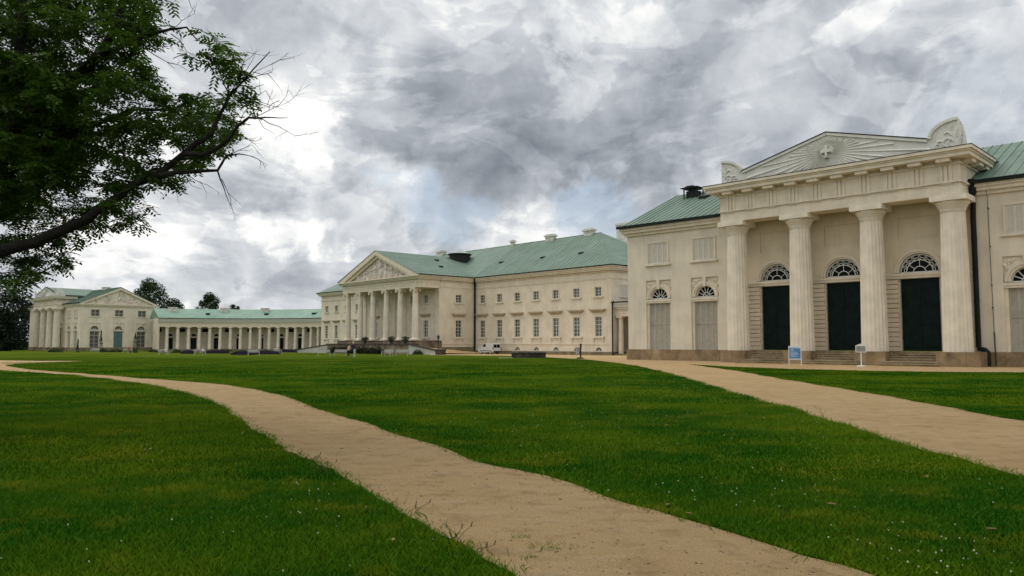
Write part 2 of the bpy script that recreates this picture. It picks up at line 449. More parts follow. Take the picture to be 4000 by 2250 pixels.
def bay_panel(mb):
    mb.wall(-1.35, 1.35, .97, 5.22, .16, [(-1.12, 1.12, .97, 5.2199, False)], .24)
    mb.wall(-1.35, 1.35, 5.22, 7.3, .16, [(-.95, .95, 5.55, 5.62, True)], .22)
    mb.box(-1.34, 1.34, .03, .165, 5.2, 5.36); mb.box(-1.345, 1.345, -.02, .165, 5.363, 5.54)
def bay_relief(mb):
    for s in (-1, 1):
        for (x, z, l, a, t, r) in ((1.2, 5.75, .7, 1.5, .5, .09), (1.22, 6.35, .75, 1.9, -.5, .1), (.95, 6.75, .6, .7, .7, .09), (.55, 7.1, .5, .1, -.5, .08), (1.1, 7.0, .5, 2.6, .8, .08), (.8, 6.95, .5, 2.2, -.8, .07)):
            scroll(mb, s*x, z, l, .14, a if s > 0 else PI-a, t*s, r)
def arched_bay(parent, loc, rz=0, infill='shutter', relief=True):
    w = put('arched_window', 'arched_window|bay', bay_panel, M['trim'], parent, loc, rz)
    put('archivolt', 'archivolt|bay', lambda mb: (mb.arc(0, 5.62, .955, 1.1, .02, .17, 0, 180, 24), mb.arc(0, 5.62, 1.103, 1.27, -.04, .17, 0, 180, 24)), M['trim'], w)
    put('keystone', 'keystone|bay', lambda mb: mb.prism([(-.11, 6.5), (.11, 6.5), (.17, 7.28), (-.17, 7.28)], -.09, .15), M['trim'], w)
    put('fanlight', 'fanlight|bay', lambda mb: half_disc(mb, .97, .36, 5.6), M['glass'], w)
    put('glazing_bar', 'glazing_bar|bay', lambda mb: fan_rays(mb, .94, .33, 7, .36, 5.62), M['white'], w)
    if relief: put('spandrel_relief', 'spandrel_relief|bay', bay_relief, M['trim'], w, smooth=True)
    if infill == 'shutter':
        def f(mb):
            for i in range(4):
                for a, b in ((.98, 3.18), (3.22, 5.19)): louvres(mb, -1.11+i*.556, -1.11+i*.556+.548, a, b, .3, .105)
        put('shutter', 'shutter|bay', f, M['shutter'], w)
    elif infill == 'glazed':
        def f(mb): sash(mb, 2.22, 4.2, .3, 2, 4, .07, .1, .98, transom=3)
        put('sash', 'sash|bay', f, M['shutter'], w)
        put('pane', 'pane|bay', lambda mb: pane_quad(mb, 2.2, 4.18, .34, .99), M['pane_grey'], w)
    else:
        def f(mb):
            for i in range(2):
                mb.box(-1.1+i*1.105, -.005+i*1.105, .3, .36, .98, 5.19)
                for a, b in ((1.15, 2.3), (2.5, 3.7), (3.9, 5.0)): mb.box(-.98+i*1.105, -.12+i*1.105, .27, .301, a, b)
        put('door', 'door|bay', f, M['teal'], w)
def blind_window(parent, loc, rz=0, shutter='shutter_light'):
    def f(mb):
        for i in range(4): louvres(mb, -1.04+i*.52, -1.04+i*.52+.515, .02, 1.9, -.03, .1)
    w = put('window', 'window|blind', f, M[shutter], parent, loc, rz)
    def s(mb): surround(mb, 2.1, 1.93, .13, .1)
    put('surround', 'surround|blind', s, M['trim'], w)
    put('sill', 'sill|blind', lambda mb: (mb.box(-1.4, 1.4, -.2, .02, -.14, -.003), mb.box(-1.3, 1.3, -.11, .02, -.2, -.143)), M['trim'], w)
def casement_pair(parent, loc, rz=0):
    w = put('window', 'window|pair', lambda mb: sash(mb, 2.1, 1.7, .14, 2, 2, .09, .1), M['shutter'], parent, loc, rz)
    put('pane', 'pane|pair', lambda mb: pane_quad(mb, 2.1, 1.7, .17), M['pane_grey'], w)
    put('surround', 'surround|pair', lambda mb: surround(mb, 2.1, 1.7, .16, .06), M['trim'], w)
    put('sill', 'sill|pair', lambda mb: mb.box(-1.4, 1.4, -.18, .02, -.2, -.003), M['trim'], w)

def big_fan(mb, r=1.29, v=.17, z=0.):
    mb.arc(0, z, r-.06, r, v-.04, v+.03, 0, 180, 30); mb.arc(0, z, .88-.028, .88+.028, v-.04, v+.02, 0, 180, 26)
    mb.arc(0, z, .42-.025, .42+.025, v-.04, v+.02, 0, 180, 18)
    for d in (38, 90, 142):
        a = math.radians(d); mb.tube([(.42*math.cos(a), v, z+.42*math.sin(a)), (.88*math.cos(a), v, z+.88*math.sin(a))], .026, 4)
    for i in range(8):      # outer row: half rings on the middle ring, lozenges between them
        a = PI*(i+.5)/8; c = (.9*math.cos(a), z+.9*math.sin(a)); d = math.degrees(a)
        mb.arc(c[0], c[1], .135, .172, v-.03, v+.02, d-88, d+88, 10)
    for i in range(9):
        a = PI*i/8; c = (1.14*math.cos(a), z+1.14*math.sin(a)); h = .085
        if 0 < i < 8:
            q = [(c[0]+h*math.cos(a+PI/2*j), v, c[1]+h*math.sin(a+PI/2*j)) for j in range(5)]
            for e, f in zip(q, q[1:]): mb.tube([e, f], .019, 4)
    mb.box(-r, r, v-.04, v+.03, z-.03, z+.05)
def portico_doors(mb):
    for i in range(2):
        s = -1 if i == 0 else 1; a, b = sorted((s*.012, s*1.34))
        mb.box(a, b, .16, .24, 1.0, 6.17)
        for z0, z1 in ((1.25, 2.6), (2.85, 4.2), (4.45, 5.9)):
            mb.box(a+.16, b-.16, .135, .161, z0, z1); mb.box(a+.26, b-.26, .118, .136, z0+.1, z1-.1)

# ------------------------------------------------------------------ the two end pavilions
FROM = (('frieze', 0),)
def pavilion(label, P, th, z0, mx, near):
    T = lambda x, y, z: (mx*x, y, z)
    B = thing('pavilion', label, 'pavilion', (P[0], P[1], z0), math.radians(th-90), 'end pavilions of the palace')
    L = 40.2; W = 18.8; stone = M['stone'] if near else M['stone_far']
    cop = M['copper'] if near else M['copper']
    def mk(): return MB(T)
    # --- walls
    w = mk()
    bays = [3.42, 8.2] + ([32.0, 36.78] if near else [])
    ops = [(c-1.35, c+1.35, .97, 7.3, False) for c in bays]
    w.wall(0, 11.25, .9, 12.3, 0, [o for o in ops if o[0] < 11], .4)
    dc = [14.78, 20.13, 25.5]
    dops = [(c-1.34, c+1.34, .97, 6.17, False) for c in dc] + [(c-1.34, c+1.34, 6.6, 6.62, True) for c in dc] + [(c-1.34, c+1.34, 9.0, 10.6, False) for c in dc]
    pw = mk(); pw.wall(11.25, 28.95, .9, 12.3, 0, dops, .42)
    w.wall(28.95, L, .9, 12.3, 0, [o for o in ops if o[0] > 29], .4)
    ws = MB(lambda u, v, z: (mx*v, u, z))
    gops = [] if near else [(c-1.35, c+1.35, .97, 7.3, False) for c in (3.5, 9.4, 15.3)] + [(c-1.05, c+1.05, 9.1, 10.8, False) for c in (3.5, 9.4, 15.3)]
    cl = {}
    for c in (3.5, 9.4, 15.3): cl[c] = 1
    if near: ws.wall(0, W, .9, 12.3, 0, [], .4)
    else:
        ws.wall(0, W, .9, 8.0, 0, gops[:3], .4); ws.wall(0, W, 8.0, 12.3, 0, gops[3:], .3)
    w.V, w.F = w.V + ws.V, w.F + [tuple(i+len(w.V) for i in f) for f in ws.F]
    w.face([(L, 0, .9), (L, W, .9), (L, W, 12.3), (L, 0, 12.3)]); w.face([(0, W, .9), (L, W, .9), (L, W, 12.3), (0, W, 12.3)])
    w.prism([(0, 12.3), (W, 12.3), (W/2, 16.55)], .05, .35, 'x'); w.prism([(0, 12.3), (W, 12.3), (W/2, 16.55)], L-.35, L-.05, 'x')
    # panels sunk into the portico wall: a thin frame round each
    for c in dc:
        pw.box(c-1.36, c+1.36, .12, .2, 8.98, 10.62)
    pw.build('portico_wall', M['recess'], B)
    w.build('wall', M['plaster'], B)
    # --- stone base with the pedestals of the columns
    s = mk()
    s.box(-.13, 11.0, -.13, .05, -.3, .97); s.box(-.13, .05, .05, W+.13, -.3, .97); s.build('base', stone, B)
    s = mk(); s.box(29.64, L+.13, -.13, .05, -.3, .97); s.build('base', stone, B)
    s = mk(); s.box(11.0, 29.64, -1.05, .5, -.3, .968)
    cxs = [12.24+5.33*i for i in range(4)]
    for i, c in enumerate(cxs):
        s.box(c-1.07, c+(1.07 if i < 3 else 1.54), -2.72, -1.05, -.3, .972)
    s.build('base', stone, B)
    for i in range(3):
        a, b = cxs[i]+1.07, cxs[i+1]-1.07; st = mk()
        def step(x0, x1, y0, y1, z):
            st.box(x0, x1, y0-.05, y1-.051, z-.055, z); st.box(x0, x1, y0+.02, y1, -.3, z-.058)
        for j in range(4): step(a+.003, b-.003, -1.55-.33*j, -1.052 if j == 0 else -1.55-.33*(j-1), .965-.16*(j+1))
        step(a-.25, b+.25, -3.08, -2.722, .31); step(a-.45, b+.45, -3.45, -3.062, .15)
        st.build('steps', M['steps'], B)
    # --- rusticated courses beside the doors and the string course
    piers = [(11.25, dc[0]-1.4), (dc[0]+1.4, dc[1]-1.4), (dc[1]+1.4, dc[2]-1.4), (dc[2]+1.4, 28.95)]
    for a, b in piers:
        r = mk()
        for j in range(15):
            r.box(a, b, -.12, .01, 1.0+.345*j, 1.0+.345*j+.288)
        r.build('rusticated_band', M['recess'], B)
    sc_ = mk()
    for a, b in ((11.25, 28.95),):
        sc_.box(a, b, -.17, .0, 6.2, 6.38); sc_.box(a, b, -.23, .0, 6.383, 6.56)
    sc_.build('string_course', M['trim'], B)
    for c in dc:
        d = put('door', 'door|portico', portico_doors, M['door'], B, (mx*c, 0, 0))
        put('jamb', 'jamb|portico', lambda mb: (mb.box(-1.335, -1.28, .02, .159, 1.0, 6.17), mb.box(1.28, 1.335, .02, .159, 1.0, 6.17)), M['shutter'], d)
        f = put('fanlight', 'fanlight|portico', lambda mb: half_disc(mb, 1.33, .21, .0), M['glass'], B, (mx*c, 0, 6.62))
        put('glazing_bar', 'glazing_bar|portico', big_fan, M['white'], f)
        put('archivolt', 'archivolt|portico', lambda mb: (mb.arc(0, 0, 1.345, 1.46, -.05, .02, 0, 180, 30), mb.arc(0, 0, 1.463, 1.62, -.15, .02, 0, 180, 30)), M['trim'], f)
    # --- windows of the wings
    for c in bays:
        if near or c < 11:
            arched_bay(B, (mx*c, 0, 0)); blind_window(B, (mx*c, 0, 8.78), 0, 'shutter_light' if near else 'shutter')
    if not near:
        for c, kd in ((3.5, 'glazed'), (9.4, 'teal'), (15.3, 'glazed')):
            rz = PI/2 if mx < 0 else -PI/2
            arched_bay(B, (0, c, 0), rz, kd, False); casement_pair(B, (0, c, 9.1), rz)
    # --- columns
    shaft = [(.91, .972), (.91, 1.0), (.90, 1.6), (.87, 4.2), (.82, 7.2), (.75, 10.35)]
    for c in cxs:
        mb = MB(); mb.lathe(shaft, 0, -1.6, flutes=20, depth=.055)
        key = 'column|doric'
        if key not in _mesh: _mesh[key] = mb.mesh('column', False)
        co = obj('column', _mesh[key], M['column'], B, (mx*c, 0, 0))
        def cap(mb):
            mb.lathe([(.76, 10.353), (.76, 10.42), (.80, 10.43), (.80, 10.47), (.78, 10.5), (.87, 10.7), (.98, 10.86), (1.04, 10.95), (1.05, 11.02), (1.02, 11.07)], 0, -1.6, 40)
            mb.box(-1.12, 1.12, -2.72, -.48, 11.073, 11.45)
        put('capital', 'capital|doric', cap, M['column'], co, smooth=True)
    # --- entablature: architrave, frieze, then triglyphs and cornice as sub-parts
    e = mk()
    e.box(11.25, 28.95, -2.42, -.78, 11.453, 12.25); e.box(11.25, 28.95, -2.42, 2.5, 12.253, 14.2)
    e.box(11.25, 12.6, -.78, -.003, 11.453, 12.25); e.box(27.6, 28.95, -.78, -.003, 11.453, 12.25)
    e.box(11.1, 29.1, -2.56, -2.423, 12.27, 12.37); e.box(28.953, 29.1, -2.42, -.02, 12.27, 12.37); e.box(11.1, 11.247, -2.42, -.02, 12.27, 12.37)
    E_ = e.build('entablature', M['trim'], B)
    for i in range(10):
        x = 12.2 + 1.77*i; t = mk()
        for u in (-.29, 0, .29): t.box(x+u-.105, x+u+.105, -2.49, -2.423, 12.373, 13.62)
        t.box(x-.4, x+.4, -2.5, -2.423, 12.2, 12.267)
        for q in range(6): t.box(x-.36+q*.13, x-.29+q*.13, -2.48, -2.423, 12.13, 12.197)
        t.build('triglyph', M['trim'], E_)
        m = mk(); m.box(x-.42, x+.42, -3.12, -2.5, 13.63, 13.86); m.build('mutule', M['trim'], E_)
    t = mk()
    for y in (-1.6,):
        for u in (-.29, 0, .29): t.box(28.953, 29.02, y+u-.105, y+u+.105, 12.373, 13.62)
        t.box(28.953, 29.015, y-.4, y+.4, 12.18, 12.247)
    t.build('triglyph', M['trim'], E_)
    for y in (-1.6, .2, 1.9):
        m = mk(); m.box(29.0, 29.65, y-.42, y+.42, 13.63, 13.86); m.build('mutule', M['trim'], E_)
    c = mk()
    for z_0, z_1, p in ((13.5, 13.62, .12), (13.865, 14.12, .82), (14.123, 14.24, .9), (14.243, 14.45, 1.02)):
        c.box(11.25-p, 28.95+p, -2.42-p, 2.6, z_0, z_1)
    c.build('cornice', M['trim'], E_)
    cp = mk(); cp.box(11.25-1.05, 28.95+1.05, -2.42-1.05, 2.6, 14.453, 14.49); cp.build('flashing', M['lead'], E_)
    # --- pediment with sunburst, cross and corner acroteria
    zb = 14.47
    def lobe(a, b, z_1, z_0, n=10):      # quarter ellipse from the corner top down to the raking line
        return [(a+(b-a)*math.sin(PI/2*i/n), z_0+(z_1-z_0)*math.cos(PI/2*i/n)) for i in range(n+1)]
    lo = [(11.3, zb)] + lobe(11.3, 13.15, 16.62, 15.5) ; hi = lobe(28.9, 27.05, 16.7, 15.5)[::-1] + [(28.9, zb)]
    pe = mk(); pe.prism(lo + [(20.1, 17.35)] + hi, -2.2, -1.85); 
    PD = pe.build('pediment', M['relief'], B)
    rim = mk()
    def strip(mb, pts, t, y0, y1):
        for a, b in zip(pts, pts[1:]):
            d = Vector((b[0]-a[0], b[1]-a[1])).normalized(); nx_, nz_ = -d.y, d.x
            if nz_ > 0: nx_, nz_ = -nx_, -nz_
            mb.prism([a, b, (b[0]+nx_*t, b[1]+nz_*t), (a[0]+nx_*t, a[1]+nz_*t)], y0, y1)
    strip(rim, [(13.15, 15.5), (20.1, 17.35), (27.05, 15.5)], .2, -2.32, -2.203)
    strip(rim, lobe(11.3, 13.15, 16.62, 15.5), .2, -2.32, -2.203); strip(rim, lobe(28.9, 27.05, 16.7, 15.5), .2, -2.32, -2.203)
    rim.build('rim', M['relief'], PD)
    cpf = mk(); 
    for a, b in (((13.15, 15.5), (20.1, 17.35)), ((27.05, 15.5), (20.1, 17.35))):
        cpf.prism([(a[0], a[1]+.003), (b[0], b[1]+.003), (b[0], b[1]+.07), (a[0], a[1]+.07)], -2.36, -1.8)
    cpf.build('flashing', M['lead'], PD)
    sb = mk(); cx, cz = 20.12, 15.86
    nray = 62
    for i in range(nray):
        a = 2*PI*(i+.5)/nray; ca, sa = math.cos(a), math.sin(a); Lm = 9.
        top = lambda x: 17.1 - abs(x-20.1)*(1.85/6.95)
        r_ = .5
        while r_ < 7.2:
            x, z = cx+r_*ca, cz+r_*sa
            if z < 14.58 or z > top(x)-.06: break
            r_ += .05
        r1 = r_*(.9 + .1*math.cos(i*2.4)) - .05
        if r1 < .8: continue
        w0, w1 = .5*PI/nray*.45, r1*PI/nray*.5; w1 = min(w1, .12)
        px_, pz_ = -sa, ca; y0 = -2.203
        def q(r, s_, dy): return (cx+r*ca+px_*s_, y0+dy, cz+r*sa+pz_*s_)
        sb.face([q(.5, -w0, 0), q(.5, 0, -.04), q(r1, 0, -.075), q(r1, -w1, 0)])
        sb.face([q(.5, w0, 0), q(r1, w1, 0), q(r1, 0, -.075), q(.5, 0, -.04)])
        sb.face([q(r1, -w1, 0), q(r1, 0, -.075), q(r1, w1, 0)])
    for i in range(22):
        a = rnd.uniform(0, 2*PI); r_ = rnd.uniform(.42, .62)
        sb.ell((cx+r_*math.cos(a), -2.2, cz+r_*math.sin(a)), (rnd.uniform(.05, .09), .02, rnd.uniform(.04, .07)), 8, 5)
    sb.build('sunburst', M['relief'], PD, smooth=False)
    cr = mk()
    cr.box(cx-.075, cx+.075, -2.45, -2.15, cz-.40, cz+.40); cr.box(cx-.36, cx-.078, -2.45, -2.15, cz-.06, cz+.09); cr.box(cx+.078, cx+.36, -2.45, -2.15, cz-.06, cz+.09)
    for z_, h in ((cz-.47, .07), (cz+.403, .07)): cr.box(cx-.15, cx+.15, -2.41, -2.15, z_, z_+h)
    for u in (-.43, .363): cr.box(cx+u, cx+u+.067, -2.41, -2.15, cz-.14, cz+.17)
    cr.build('cross', M['relief'], PD)
    for s_, x in ((1, 11.3), (-1, 28.9)):
        ac = mk()
        prof = [(-1.847, zb)] + [(-1.847+(1.75)*math.sin(PI/2*i/10)*1.0, 14.9+(1.72)*math.cos(PI/2*i/10)) for i in range(11)] + [(-.1, zb)]
        ac.prism(prof, min(x, x+s_*.35), max(x, x+s_*.35), 'x')
        A = ac.build('acroterion', M['relief'], PD)
        rl = mk()
        for (dx, z_, l, a, t_, r_) in ((.25, 14.7, .9, .4, .5, .1), (.5, 14.75, 1.0, .1, .55, .1), (.3, 15.1, .8, .9, -.4, .1), (.4, 15.5, .7, 1.2, -.5, .09), (.35, 15.85, .5, 1.0, .5, .08), (.9, 15.1, .6, .8, -.5, .09), (.12, 15.3, .8, 1.5, .2, .08), (1.3, 14.75, .6, .9, .8, .08)):
            scroll(rl, x+s_*dx, z_, l, -2.22, a if s_ > 0 else PI-a, t_*s_, r_*.7)
        for (dy, z_, l, a, t_) in ((.3, 14.7, .9, .5, .5), (.6, 14.8, .8, .8, .5), (.3, 15.4, .7, 1.2, -.5), (.7, 15.4, .6, .9, .5)):
            p = []; yy, zz, aa = -2.1+dy, z_, a
            for i in range(8): p.append((x-s_*.02, yy, zz)); yy += l/8*math.cos(aa); zz += l/8*math.sin(aa); aa += t_*(.3+.12*i)
            rl.tube(p, [.05*(.4+.6*math.sin(PI*(i+.6)/8.6)) for i in range(8)], 6)
        rl.build('acroterion_relief', M['relief'], A, smooth=True)
    # --- cornice of the wings and gable
    PROF = ((11.6, 11.85, .2), (11.853, 12.1, .42), (12.103, 12.33, .55))
    cw = mk()
    for z_0, z_1, p in PROF: cw.box(-p, 11.247, -p, -.002, z_0, z_1)
    cw.build('cornice', M['trim'], B); cw = mk()
    for z_0, z_1, p in PROF: cw.box(28.953, L+p, -p, -.002, z_0, z_1)
    cw.build('cornice', M['trim'], B); cw = mk()
    for z_0, z_1, p in PROF: cw.box(-p, -.002, -.002, W+p, z_0, z_1)
    sl = (16.75-12.34)/(W/2+.55)
    for a, b in ((-.55, W/2), (W+.55, W/2)):
        cw.prism([(a, 12.335), (b, 16.75), (b, 16.2), (a+(1.0 if b > a else -1.0), 12.335)], -.55, -.003, 'x')
    cw.build('cornice', M['trim'], B)
    if not near:
        ty = mk()
        for i in range(46):
            u = rnd.gauss(9.1, 2.9); u = min(max(u, 3.2), 15); h = 12.5 + (1-abs(u-9.1)/9.6)*3.4
            ty.ell((.02, u, 12.45+(h-12.45)*rnd.uniform(.1, .85)), (rnd.uniform(.08, .25), rnd.uniform(.12, .4), rnd.uniform(.2, .6)), 8, 5)
        ty.build('tympanum_relief', M['old_relief'], B, smooth=True)
    # --- roofs
    ro = mk(); ye = -.62; yr = W/2; ze = 12.45; zr = 16.95
    for a, b in ((-.62, L+.62),):
        ro.face([(a, ye, ze), (b, ye, ze), (b, yr, zr), (a, yr, zr)]); ro.face([(a, W+.62, ze), (b, W+.62, ze), (b, yr, zr), (a, yr, zr)])
        ro.face([(a, ye, ze), (a, yr, zr), (a, W+.62, ze), (a, W+.6, ze-.08), (a, yr, zr-.12), (a, ye, ze-.08)])
        x = a
        while x < b:
            sx = x + .325
            ro.prism([(ye, ze+.002), (yr, zr+.002), (yr, zr+.06), (ye, ze+.05)], sx-.02, sx+.02, 'x'); x += .65
    hx = 9.4
    ro.face([(11.3, -1.85, 14.9), (20.1, -1.85, 17.25), (20.1, yr, 17.25), (11.3, yr, 14.9)]); ro.face([(28.9, -1.85, 14.9), (20.1, -1.85, 17.25), (20.1, yr, 17.25), (28.9, yr, 14.9)])
    for xx in (11.3, 28.9):
        s_ = 1 if xx < 20 else -1
        ro.box(min(xx, xx-s_*.9), max(xx, xx-s_*.9), .1, yr-3, 14.5, 14.62)
    ro.build('roof', cop, B)
    gt = mk()
    gt.box(-.75, 11.2, -.8, -.6, 12.335, 12.56); gt.box(11.0, 11.24, -.6, 2.0, 12.36, 12.6); gt.build('gutter', M['gutter'], B)
    gt = mk(); gt.box(29.0, L+.75, -.8, -.6, 12.335, 12.56); gt.box(28.96, 29.3, -.6, 1.2, 12.36, 12.7); gt.build('gutter', M['gutter'], B)
    dp = mk(); x = 29.13
    dp.lathe([(.3, 12.38), (.27, 11.9), (.14, 11.5), (.13, 11.45)][::-1], x+.02, -.33, 12)
    dp.tube([(x+.02, -.33, 11.6), (x+.02, -.3, 11.0), (x-.04, -.2, 10.2), (x-.04, -.2, 1.35), (x-.0, -.22, 1.2), (x+.35, -.3, 1.1), (x+.52, -.33, .95), (x+.52, -.33, -.2)], .165, 10)
    for z_ in (10.7, 8.6, 6.5, 4.4, 2.4): dp.lathe([(.19, z_), (.19, z_+.07)], x-.04, -.2, 12)
    dp.build('downpipe', M['gutter'], B, smooth=True)
    if near:
        lw = mk(); lw.tube([(29.95, -.5, 12.3), (29.95, -.08, 11.4), (30.0, -.06, 2.3)], .018, 5)
        for z_ in (10.6, 8.0, 5.4, 3.9): lw.box(29.94, 30.02, -.1, 0, z_, z_+.07)
        lw.tube([(30.0, -.06, 2.3), (30.04, -.2, 1.9), (30.08, -.22, -.2)], .04, 6)
        lw.build('lightning_conductor', M['iron'], B)
        v = mk()
        for xx in (1.75, 3.2):
            for yy in (7.2, 8.4): v.box(xx-.05, xx+.05, yy-.05, yy+.05, 15.6, 17.0)
        v.box(1.9, 3.05, 7.35, 8.3, 15.5, 16.75); v.box(1.5, 3.4, 6.9, 8.7, 17.0, 17.08)
        v.prism([(1.7, 17.083), (3.2, 17.083), (2.8, 17.25), (2.1, 17.25)], 7.1, 8.5)
        v.build('roof_vent', M['lead'], B)
        k_ = mk(); zz = lambda y: ze + (y-ye)*(zr-ze)/(yr-ye)
        k_.prism([(6.2, zz(6.2)-.02), (7.0, zz(7.0)-.02), (7.0, zz(7.0)+.14), (6.2, zz(6.2)+.3)], 4.0, 4.9, 'x')
        k_.build('roof_hatch', M['lead'], B)
    else:
        v = mk(); v.box(8.6, 10.4, 8.6, 10.2, 16.4, 17.25); v.box(8.45, 10.55, 8.45, 10.35, 17.253, 17.4); v.build('chimney', M['chimney'], B)
    return B

PN = on_ground(2456, 1404.8)
pavilion('near cream pavilion with sunburst pediment, fluted columns and dark doors, right of the forecourt', (PN.x, PN.y), 45, 0., 1, True)
dv = ray(311, 1338); PF = dv*(197/dv.y)
pavilion('far cream pavilion with side gable over a teal door, left of the colonnade', (PF.x, PF.y), 48, -.65, -1, False)

# ------------------------------------------------------------------ the main palace
TH = 42
PM = on_ground(2391, 1388.3)
ZM = -.45
RZM = math.radians(TH-90)
ux = Vector((math.sin(math.radians(TH)), -math.cos(math.radians(TH)))); uy = Vector((math.cos(math.radians(TH)), math.sin(math.radians(TH))))
def mw(x, y): p = PM.xy + ux*x + uy*y; return (p.x, p.y)
B = thing('palace', 'long cream main palace with six columned portico and big green hipped roof', 'palace', (PM.x, PM.y, ZM), RZM)
XL, XA, XB = -96., -61.4, -34.6
wr = [-32.3, -27.35, -22.45, -17.5, -12.6, -7.7, -2.85]
wl = [-96-x for x in wr]
def wops(xs): return [(x-.71, x+.71, 3.05, 6.25, False) for x in xs] + [(x-.71, x+.71, 9.6, 11.1, False) for x in xs]
w = MB()
lun = [(x-.66, x+.66, .6, .62, True) for x in wr[1:]]
# the cellar lights sit in the same columns as the windows: one wall band below, one above
w.wall(XB, 0, .55, 1.75, 0, lun, .25)
w.wall(XB, 0, 1.75, 14.4, 0, wops(wr), .25)
w.wall(XL, XA, .0, 14.4, 0, wops(wl), .25)
w.face([(XL, 0, 0), (XL, 23, 0), (XL, 23, 14.4), (XL, 0, 14.4)]); w.face([(XL, 23, 0), (0, 23, 0), (0, 23, 14.4), (XL, 23, 14.4)])
w.box(-.6, .035, -.035, .0, .6, 12.4)
for i in range(26): w.box(-.62-(i % 2)*.35, .06, -.06, -.036, .65+.45*i, 1.05+.45*i)
ws = MB(lambda u, v, z: (-v, u, z)); ws.wall(.0, 23, .0, 14.4, 0, [(2.7, 4.1, 9.6, 11.1, False)], .25)
wa = MB(lambda u, v, z: (XB-v, u, z)); wa.wall(-8.4, 0, 0, 14.4, 0, [(-4.71, -3.29, 3.05, 6.25, False), (-4.71, -3.29, 9.6, 11.1, False)], .25)
pr = [-56.95, -39.05]
wp = MB(lambda u, v, z: (u, v-8.4, z))
wp.wall(XA, XB, 2.4, 12.3, 0, [(x-.71, x+.71, 3.05, 6.25, False) for x in pr] + [(x-.71, x+.71, 9.6, 11.1, False) for x in pr+[-43.5, -52.5]] + [(-49, -47, 2.46, 7.4, False)], .25)
for q in (ws, wa, wp):
    n = len(w.V); w.V += q.V; w.F += [tuple(i+n for i in f) for f in q.F]
w.face([(XA, -8.4, 0), (XA, 0, 0), (XA, 0, 14.4), (XA, -8.4, 14.4)])
w.build('wall', M['plaster'], B)
for x in wr+wl: palace_upper(B, (x, 0, 9.6)); palace_lower(B, (x, 0, 3.05))
palace_upper(B, (XB, -4, 9.6), PI/2); palace_lower(B, (XB, -4, 3.05), PI/2)
for x in pr: palace_upper(B, (x, -8.4, 9.6)); palace_lower(B, (x, -8.4, 3.05))
for x in (-43.5, -52.5): palace_upper(B, (x, -8.4, 9.6))
blind_window(B, (0, 3.4, 9.5), PI/2)
for x in wr[1:]:
    f = put('cellar_window', 'cellar_window', lambda mb: half_disc(mb, .68, .18, 0), M['glass'], B, (x, 0, .62))
    put('grille', 'grille', lambda mb: fan_rays(mb, .66, .14, 4, .4), M['sash'], f)
d = MB(); d.box(-49, -47, -8.2, -8.1, 2.46, 7.4); d.build('door', M['door'], B)
for (x, sx) in ((XA+.5, 1), (XB-.5, 1), (-46.1, 1), (-49.9, 1)):
    pl = MB(); pl.box(x-.48, x+.48, -8.6, -8.403, 2.45, 11.6); pl.box(x-.58, x+.58, -8.7, -8.403, 11.603, 12.18)
    pl.build('pilaster', M['trim'], B)
pl = MB(); pl.box(-48.95, -47.05, -8.62, -8.41, 7.45, 7.8); pl.build('lintel', M['trim'], B)
s = MB()
s.box(XB, .12, -.12, 0, -.6, .55); s.box(0.003, .12, .0, 23, -.6, .55); s.build('base', M['stone_far'], B); s = MB(); s.box(XL-.12, XA, -.12, 0, -.6, .35); s.build('base', M['stone_far'], B); s = MB()
s.box(XB, XB+.12, -8.4, -.123, -.6, 1.2)
s.build('base', M['stone_far'], B)
bd = MB(); bd.box(XB, .08, -.1, -.002, 1.72, 1.9); bd.box(XB+.002, XB+.1, -8.4, -.103, 1.72, 1.9); bd.box(.002, .09, .0, 23, 1.72, 1.9)
bd.build('string_course', M['trim'], B)
def cornice(mb, prof):
    for z0, z1, p in prof:
        mb.box(XB+p if p > .5 else XB, p, -p, -.002, z0, z1)
        mb.box(XB+.002, XB+p, -8.4, -.002, z0, z1) if p > .5 else mb.box(XB+.002, XB+p, -8.4, -p, z0, z1)
        mb.box(XL-p, XA, -p, -.002, z0, z1)
        mb.box(.002, p, -.002, 23, z0, z1)
    return mb
c_ = cornice(MB(), [(12.3, 12.45, .07), (12.453, 12.62, .13), (13.45, 13.62, .2), (13.7, 13.95, .55), (13.953, 14.2, .75), (14.203, 14.42, .92)])
c_.build('cornice', M['trim'], B)
# roof: hipped block and the gabled roof of the portico
ro = MB(); a, b = XL-.95, .95; z0, z1 = 14.5, 22.15
ro.face([(a,-.95,z0),(b,-.95,z0),(-12.1,11.4,z1),(-83.9,11.4,z1)]); ro.face([(b,-.95,z0),(b,23.75,z0),(-12.1,11.4,z1)])
ro.face([(b,23.75,z0),(a,23.75,z0),(-83.9,11.4,z1),(-12.1,11.4,z1)]); ro.face([(a,23.75,z0),(a,-.95,z0),(-83.9,11.4,z1)])
gl, gr = XA-1.4, XB+.95; ga = (gl+gr)/2
ro.face([(gl,-14.2,z0),(ga,-14.2,20.05),(ga,8.5,20.05),(gl,8.5,z0)]); ro.face([(gr,-14.2,z0),(gr,8.5,z0),(ga,8.5,20.05),(ga,-14.2,20.05)])
x = -83
ro.tube([(-83.9,11.4,z1),(-12.1,11.4,z1)], .09, 6); ro.tube([(-12.1,11.4,z1),(b,-.95,z0)], .07, 6)
def zf(y): return z0 + (y+.95)*(z1-z0)/12.35
for i in range(34):
    xs = -34.0 + i*1.03; y1 = 11.4 if xs < -12.1 else max(-.5, 11.4 - (xs+12.1)/13.05*12.35)
    ro.prism([(-.95, z0+.002), (y1, zf(y1)+.002), (y1, zf(y1)+.045), (-.95, z0+.045)], xs-.02, xs+.02, 'x')
for i in range(14):
    ys = -13.9 + i*1.03
    ro.prism([(gr, z0+.002), (ga, 20.052), (ga, 20.1), (gr, z0+.045)], ys-.02, ys+.02, 'y')
